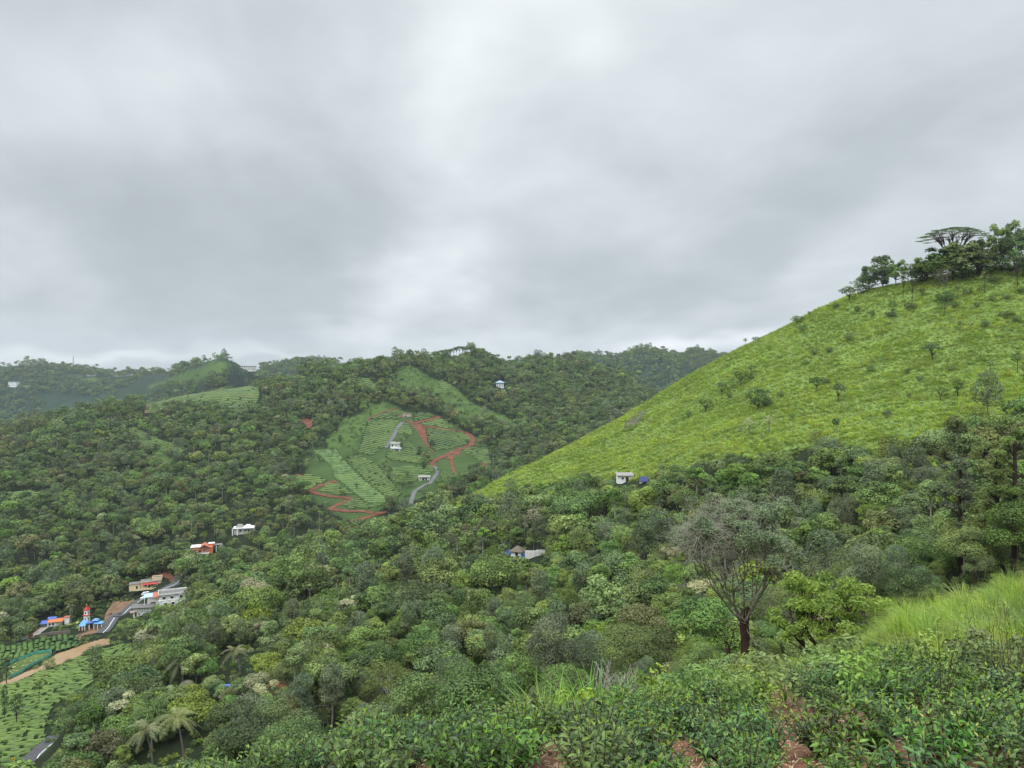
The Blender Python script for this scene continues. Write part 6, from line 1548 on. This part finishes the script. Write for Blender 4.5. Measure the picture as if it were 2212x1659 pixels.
    h.wall('white_wall', ((0, 0, .9), (3.4, 3, 3.2))); h.wall('pink_wall', ((0, -1.52, -.1), (3.36, .06, 1.2)), name='painted_base'); h.hip('thatch', 3.8, 3.4, 2.5, 1.5, .35, (0, 0), 'roof', .12)
    h.windows([((.2, -1.53, 1.5), (.8, .08, 1.3))], 'wood_dark'); h.shed('tarp_blue', -3.8, -1.6, -1.6, 1, 1.5, 2.2, 'tarpaulin'); h.boxes('tarpaulin', 'tarp_blue', [((2.35, -1.4, .7), (1.3, .1, 2.5), .3)])
    h = House('ruined_wall', 1154, 1203, (215, 360), 0, 'roofless ruined white wall right of the blue tarpaulin hut', 'wall'); h.wall('old_white', ((-.6, 0, .6), (4.6, .35, 2.6)), ((2.6, 0, .9), (1.6, .35, 3.2)), ((1.2, .02, 1.9), (1.2, .3, .5))); h.boxes('beam', 'wood_dark', [((2.4, -.3, 2.6), (2.6, .14, .14))])
    # roofs peeping out of the near trees
    h = House('tile_roof_house', 596, 1512, (90, 220), 35, 'house with red tiled roof half hidden by near trees', 'house'); h.wall('old_white', ((0, 0, .7), (4, 3.4, 3.4))); h.gable('roof_tile', 4.2, 3.6, 2.4, 1.2, .3); h.windows([((1.0, -1.73, 1.3), (.9, .08, 1.0))]); h.openings('door', 'wood_dark', [((-.8, -1.73, .9), (.9, .08, 1.9))])
    h = House('orange_roof_hut', 604, 1574, (90, 200), -28, 'small hut with orange roof and grey end wall among near trees', 'hut'); h.wall('old_white', ((0, 0, .6), (2.4, 2, 2.6))); h.gable('roof_tile', 2.7, 2.4, 1.9, .8, .25); h.openings('door', 'wood_dark', [((.3, -1.03, .8), (.7, .06, 1.5))])
    h = House('blue_tarpaulin_roof', 496, 1506, (120, 240), 8, 'bright blue tarpaulin roofs among trees mid-slope', 'shelter'); h.shed('tarp_blue', -1.4, .2, -.8, .8, 1.9, 2.3, 'tarpaulin'); h.shed('tarp_blue', 1.2, 2.4, -.8, .8, 1.7, 2.1, 'tarpaulin'); h.boxes('post', 'bark', [((x, y, .9), (.12, .12, 2.2)) for x, y in ((-2.4, -1.2), (1.4, -1.2), (3.4, -.6))]); h.boxes('wall', 'old_white', [((0, 1.2, .8), (5, .15, 2.6))])
    h = House('blue_roof_shed', 914, 1288, (170, 320), 0, 'tiny blue-roofed shed deep in the slope forest', 'shed'); h.shed('tarp_blue', -1.1, 1.1, -.9, .9, 1.6, 2.1, 'roof'); h.wall('old_white', ((0, .2, .7), (1.8, 1.2, 1.8)))
    # far ridge
    FR = (1700, 2700)
    for u, v, w, d_, z, rz, lb, fl in [(30, 834, 30, 14, 13, -12, 'white three-storey block standing alone on the far left slope', 3), (258, 813, 46, 12, 6, 4, 'long low white building on the far ridge', 1), (65 - 5, 835, 12, 8, 4, 0, 'small pale house right of the white far block', 1), (197, 812, 26, 10, 5, 0, 'small white building left of the long far one', 1), (535, 799, 38, 16, 9, -18, 'pale terraced hotel building behind the pointed hill', 3), (120, 797, 22, 9, 5, 0, 'cream shed on the far left skyline', 1)]:
        h = House('far_building', u, v, FR, rz, lb, 'building', 'buildings on the far ridge'); h.wall('white_wall' if u < 100 else 'old_white', ((0, 0, z / 2 - 2), (w, d_, z + 4))); h.boxes('roof', 'roof_sheet', [((0, 0, z + .3), (w * 1.06, d_ * 1.1, .6))])
        n = max(3, int(w / 6)); h.windows([((w * ((k + .5) / n - .5), -d_ / 2 - .06, z * (q + .5) / fl), (w / n * .42, .2, z / fl * .4)) for k in range(n) for q in range(fl)], None)
    r = empty('antenna_mast', tuple(hit(158.5, 799, *FR)), 'thin lattice antenna mast on the far left skyline', 'mast'); m = MB()
    for sx in (-1, 1):
        for sy in (-1, 1): m.tube([(2.4 * sx, 2.4 * sy, -3), (.6 * sx, .6 * sy, 46)], [.35, .25], 4)
    for k in range(8):
        a, b_ = 2.4 - 1.8 * k / 8, 2.4 - 1.8 * (k + 1) / 8; z0, z1 = 46 * k / 8, 46 * (k + 1) / 8
        for sy in (-1, 1): m.tube([(-a, a * sy, z0), (b_, b_ * sy, z1)], [.2, .2], 3).tube([(a, a * sy, z0), (-b_, b_ * sy, z1)], [.2, .2], 3)
    m.obj('lattice', MAT['steel'], r); MB().tube([(0, 0, 44), (0, 0, 54)], [.2, .1], 4).obj('spike', MAT['steel'], r)
    # shrine, tower, tarpaulin house, walls
    h = House('shrine_tower', 187.5, 1345, (340, 470), -10, 'white square tower with red pointed roof and gold finial', 'tower')
    h.wall('white_wall', ((0, 0, 1.6), (2.1, 2.1, 5.2)), ((0, 0, 5.6), (1.9, 1.9, 2.4))); h.boxes('cornice', 'roof_red', [((0, 0, 4.3), (3.2, 3.2, .22)), ((0, 0, 6.88), (2.4, 2.4, .18))])
    h.hip('roof_red', 2.0, 2.0, 7.0, 1.3, .25, (0, 0), 'roof', .42); h.hip('roof_red', .8, .8, 8.3, 1.0, 0, (0, 0), 'spire', .05); MB().tube([(0, 0, 9.2), (0, 0, 9.5), (0, 0, 9.9), (0, 0, 10.3)], [.1, .24, .12, .02], 8).obj('finial', MAT['yellow'], h.o, True)
    for z0 in (2.2, 5.4): h.openings('window', 'glass_dark', [((0, -(1.06 if z0 < 4 else .96), z0), (.8, .06, 1.3)), ((1.06 if z0 < 4 else .96, 0, z0), (.06, .8, 1.3))], 'white_wall')
    h = House('shrine_pavilion', 198, 1358, (340, 460), 12, 'open pavilion with bright blue sheet roofs and white pillars', 'pavilion')
    h.shed('roof_blue', -5.6, -2.4, -2.6, 1.8, 2.3, 3.4); h.shed('roof_blue', -5.6, -3.4, 2.0, 4.2, 2.9, 3.5); h.shed('roof_blue', 1.4, 5.6, -2.0, 1.2, 2.8, 3.3); h.hip('roof_blue', 2.6, 2.6, 4.1, .8, .3, (1.6, 1.2), 'cupola_roof', .3)
    h.boxes('roof_frame', 'tarp_blue', [((-.5, .4, 3.2), (4, 3.2, .14)), ((1.6, 1.2, 3.6), (1.8, 1.8, .9))]); h.boxes('pillar', 'white_wall', [((x, y, 1.0), (.28, .28, 3.0)) for x, y in ((-5.3, -2.3), (-3.8, -2.3), (-2.6, -2.3), (-.6, -1.9), (1.6, -1.7), (3.4, -1.7), (5.3, -1.7), (-5.3, 1.6), (5.3, 1.0), (1.6, 1.0), (-1.5, 1.6))])
    h.boxes('floor', 'red_earth', [((0, 0, -.3), (11.4, 5.4, .8))]); h.boxes('inner_room', 'wood_dark', [((.2, 1.0, 1.4), (2.4, 1.6, 2.6))])
    h = House('tarpaulin_house', 117, 1351, (340, 470), 16, 'low white house with orange roof and blue tarpaulins above the drive', 'house')
    h.wall('white_wall', ((.5, 0, .8), (6.4, 3, 3.0)), ((6.0, .8, 1.5), (2.2, 2.2, 4.6))); h.shed('roof_orange', -2.9, 4.6, -2.2, 1.9, 2.3, 3.1); h.shed('tarp_blue', -3.6, .6, 1.2, 3.0, 3.1, 3.8, 'tarpaulin'); h.shed('tarp_blue', -6.2, -3.0, -2.2, 1.4, 1.7, 2.6, 'tarpaulin'); h.boxes('roof_slab', 'roof_tile', [((6.0, .8, 3.9), (2.8, 2.8, .2))])
    h.boxes('post', 'white_wall', [((x, -2.0, .9), (.18, .18, 2.8)) for x in (-2.7, -.9, .9)]); h.windows([((-1.6, -1.53, 1.2), (1.2, .08, 1.2)), ((-.1, -1.53, 1.2), (1.0, .08, 1.2))]); h.boxes('water_tank', 'roof_grey', [((-4.4, -1.4, .6), (1.8, 1.0, 1.4))])
    def fence_line(name, uvs, yr, label, cat, mat, hgt, th, part=None, post=None, pm='steel', gap=2.2, base=-.4):
        pts = np.array([hit(u, v, *yr) for u, v in uvs]); sm = smooth_poly(pts[:, :2], 6); L = np.r_[0, np.cumsum(np.linalg.norm(np.diff(sm, axis=0), axis=1))]
        zz = ground(sm[:, 0], sm[:, 1]); o0 = np.array([sm[0, 0], sm[0, 1], zz[0]]); r = empty(name, tuple(o0), label, cat); m = MB()
        for k in range(len(sm) - 1):
            a, b_ = sm[k], sm[k + 1]; n = np.array([-(b_ - a)[1], (b_ - a)[0]]); n = n / (np.linalg.norm(n) + 1e-9) * th / 2
            q = [(a[0] - n[0], a[1] - n[1], zz[k] + base), (b_[0] - n[0], b_[1] - n[1], zz[k + 1] + base), (b_[0] - n[0], b_[1] - n[1], zz[k + 1] + hgt), (a[0] - n[0], a[1] - n[1], zz[k] + hgt)]
            m.prism([np.array(p) - o0 for p in q], (2 * n[0], 2 * n[1], 0))
        m.obj(part or 'panel', MAT[mat], r)
        if post:
            for s_ in np.arange(0, L[-1], gap):
                x, y = np.interp(s_, L, sm[:, 0]), np.interp(s_, L, sm[:, 1]); z = float(ground(x, y)); MB().box(np.array([x, y, z + hgt / 2 + .1]) - o0, (.12, .12, hgt + .9)).obj('post', MAT[pm], r)
        return r
    fence_line('stone_wall', r1([(190, 965), (330, 930), (480, 905), (620, 880), (800, 862), (1000, 850)]), (310, 430), 'grey rubble stone wall below the shrine garden', 'wall', 'stone_wall', 1.5, .5, 'masonry')
    fence_line('gate', r1([(75, 955), (125, 945), (178, 935)]), (310, 430), 'dark red barred gate at the foot of the concrete drive', 'gate', 'gate_red', 1.7, .08, 'bars', True, 'gate_red', 1.2)
    fence_line('metal_fence', r1([(-60, 1000), (0, 980), (72, 962)]), (310, 430), 'grey metal fence left of the red gate', 'fence', 'steel', 1.2, .05, 'panel', True, 'steel', 1.8)
    fence_line('net_fence', r7([(20, 375), (100, 325), (200, 275), (300, 240), (450, 180), (560, 165), (640, 152), (668, 172), (655, 205), (560, 255), (480, 295), (400, 335), (330, 375), (280, 420), (200, 460), (130, 492)]), (280, 420), 'green net fence round the flower plot by the pond', 'fence', 'net', 1.15, .06, 'netting', True, 'bark_pale', 3.2)
    g = np.random.default_rng(321); n_ = 0
    for k in range(120):
        u, v = r7([(g.uniform(60, 650), g.uniform(170, 460))])[0]
        if n_ >= 26 or not in_poly([u], [v], r7([(110, 350), (300, 262), (450, 205), (620, 180), (560, 235), (400, 315), (270, 400), (150, 455)]))[0]: continue
        b = hit(u, v, 280, 420); q = MB(); n_ += 1
        for e in range(5):
            a = e * 1.2566; q.add([(0, 0, .5), (.18 * math.cos(a - .5), .18 * math.sin(a - .5), .58), (.32 * math.cos(a), .32 * math.sin(a), .5), (.18 * math.cos(a + .5), .18 * math.sin(a + .5), .58)], [[0, 1, 2, 3]])
        o = empty('flowering_plant', tuple(b), 'pale yellow-white flowering plant inside the green net fence', 'flower', 'flowers inside the green net')
        q.obj('bloom', MAT['flower'], o); MB().tube([(0, 0, -.1), (0, 0, .5)], [.05, .03], 5).obj('stalk', MAT['stem'], o)
    # road sign, posts, scaffold, board
    b = at(29, 243); b = hit(29, 1652, 225, 300)
    r = empty('chevron_sign', tuple(b), 'yellow and black bend sign on a striped post by the curving road', 'sign'); MB().box((0, 0, 1.9), (.9, .08, .9)).obj('board', MAT['yellow'], r)
    m = MB()
    m.prism([(-.3, -.05, 2.25), (-.05, -.05, 2.25), (.3, -.05, 1.9), (.05, -.05, 1.9)], (0, -.02, 0)); m.prism([(.05, -.05, 1.9), (.3, -.05, 1.9), (-.05, -.05, 1.55), (-.3, -.05, 1.55)], (0, -.02, 0)); m.obj('arrow', MAT['black'], r)
    for k in range(6): MB().box((0, .02, .12 + .24 * k), (.16, .16, .24)).obj('post', MAT['white_wall' if k % 2 else 'black'], r)
    for i, (u, vb, vt, yr, rad, lb) in enumerate([(718, 1574, 1519, (90, 200), .16, 'pale concrete pole beside the bamboo scaffold'), (672, 1566, 1532, (90, 200), .08, 'thin grey post left of the bamboo scaffold'), (32, 1632, 1590, (225, 300), .07, 'thin lamp post by the curving road')]):
        b = hit(u, vb, *yr); H = (vb - vt) / F * b[1]; r = empty('utility_pole', tuple(b), lb, 'pole', 'poles'); MB().tube([(0, 0, -.5), (-.02 * H, 0, H)], [rad, rad * .7], 7).obj('shaft', MAT['concrete'], r); MB().box((-.02 * H, 0, H - .2), (.5, .08, .08)).obj('cross_arm', MAT['wood_dark'], r)
    b = hit(693, 1574, 90, 200); r = empty('bamboo_scaffold', tuple(b), 'grey bamboo scaffold frame standing among near trees', 'scaffold'); s_ = b[1] / F
    for x in (-15, -5, 6, 14): MB().tube([(x * s_, .3 * (x % 2), -.5), ((x + 2) * s_, 0, 54 * s_)], [.06, .05], 5).obj('upright', MAT['bark_pale'], r)
    for z in (12, 24, 34, 48): MB().tube([(-18 * s_, 0, z * s_), (17 * s_, .1, (z + 2) * s_)], [.05, .05], 5).obj('rail', MAT['bark_pale'], r)
    b = hit(593, 1606, 70, 160); r = empty('notice_board', tuple(b), 'small yellow board leaning among near bushes', 'board'); MB().box((0, 0, 1.1), (.95, .06, .8), .5).obj('panel', MAT['cream_wall'], r); MB().box((0, .06, .4), (.08, .06, 1.6)).obj('post', MAT['wood_dark'], r)
    # vehicles on the valley road
    def car(u, v, rz, name, label, van):
        b = hit(u, v, *V1); r = empty(name, (b[0], b[1], b[2] + .24), label, 'car' if not van else 'van', None, math.radians(rz)); L = 4.2 if not van else 3.9; m = MB()
        prof = [(-L / 2, .35), (-L / 2, .95), (-L / 2 + .25, 1.02), (-L * .26, 1.08), (-L * .12, 1.55), (L * .30, 1.58), (L * .46, 1.05), (L / 2, 1.0), (L / 2, .35)] if not van else [(-L / 2, .35), (-L / 2, .95), (-L / 2 + .35, 1.15), (-L * .30, 1.85), (L / 2 - .1, 1.9), (L / 2, 1.1), (L / 2, .35)]
        m.prism([(x, -.82, z) for x, z in prof], (0, 1.64, 0)); m.obj('body', MAT['car_white'], r)
        x0, x1 = (-L * .16, L * .30) if not van else (-L * .2, L * .42); zt = 1.46 if not van else 1.74
        for sy in (-1, 1): MB().prism([(x0 - .18, sy * .83, 1.1), (x1 + .2, sy * .83, 1.1), (x1, sy * .83, zt), (x0 + .1, sy * .83, zt)], (0, sy * .01, 0)).obj('window', MAT['glass_dark'], r)
        for sx in (-1, 1):
            for sy in (-1, 1): w = MB().tube([(sx * L * .31, sy * .70, .33), (sx * L * .31, sy * .86, .33)], [.33, .33], 12).obj('wheel', MAT['rubber'], r)
            MB().box((sx * (L / 2 + .01), -.5, .75), (.05, .3, .16)).obj('headlight', MAT['line'], r); MB().box((sx * (L / 2 + .01), .5, .75), (.05, .3, .16)).obj('headlight', MAT['line'], r)
    car(312, 1295, 38, 'parked_car', 'white hatchback parked on the road by the white building', False)
    car(314, 1287, 30, 'parked_van', 'small white van up the road behind the parked hatchback', True)
build_houses()

# ------------------------------------------------------------------ the damp air over the valley
def build_haze():
    t, out = new_mat('haze')
    t.set(out, 'Volume', t.n('ShaderNodeVolumePrincipled', None, Color=(.72, .81, .93, 1), Density=HAZE, Anisotropy=.2))
    v = np.array([(x, y, z) for x in (-13200, 13200) for y in (-160, 5050) for z in (-420, 190)], float)
    f = np.array([(0, 1, 3, 2), (4, 6, 7, 5), (0, 4, 5, 1), (2, 3, 7, 6), (0, 2, 6, 4), (1, 5, 7, 3)])
    tag(link('haze', raw_mesh('haze', v, f, MAT['haze'])), 'thin damp haze filling the valley air', None, None, 'stuff')
HAZE = 6.2e-5
build_haze()
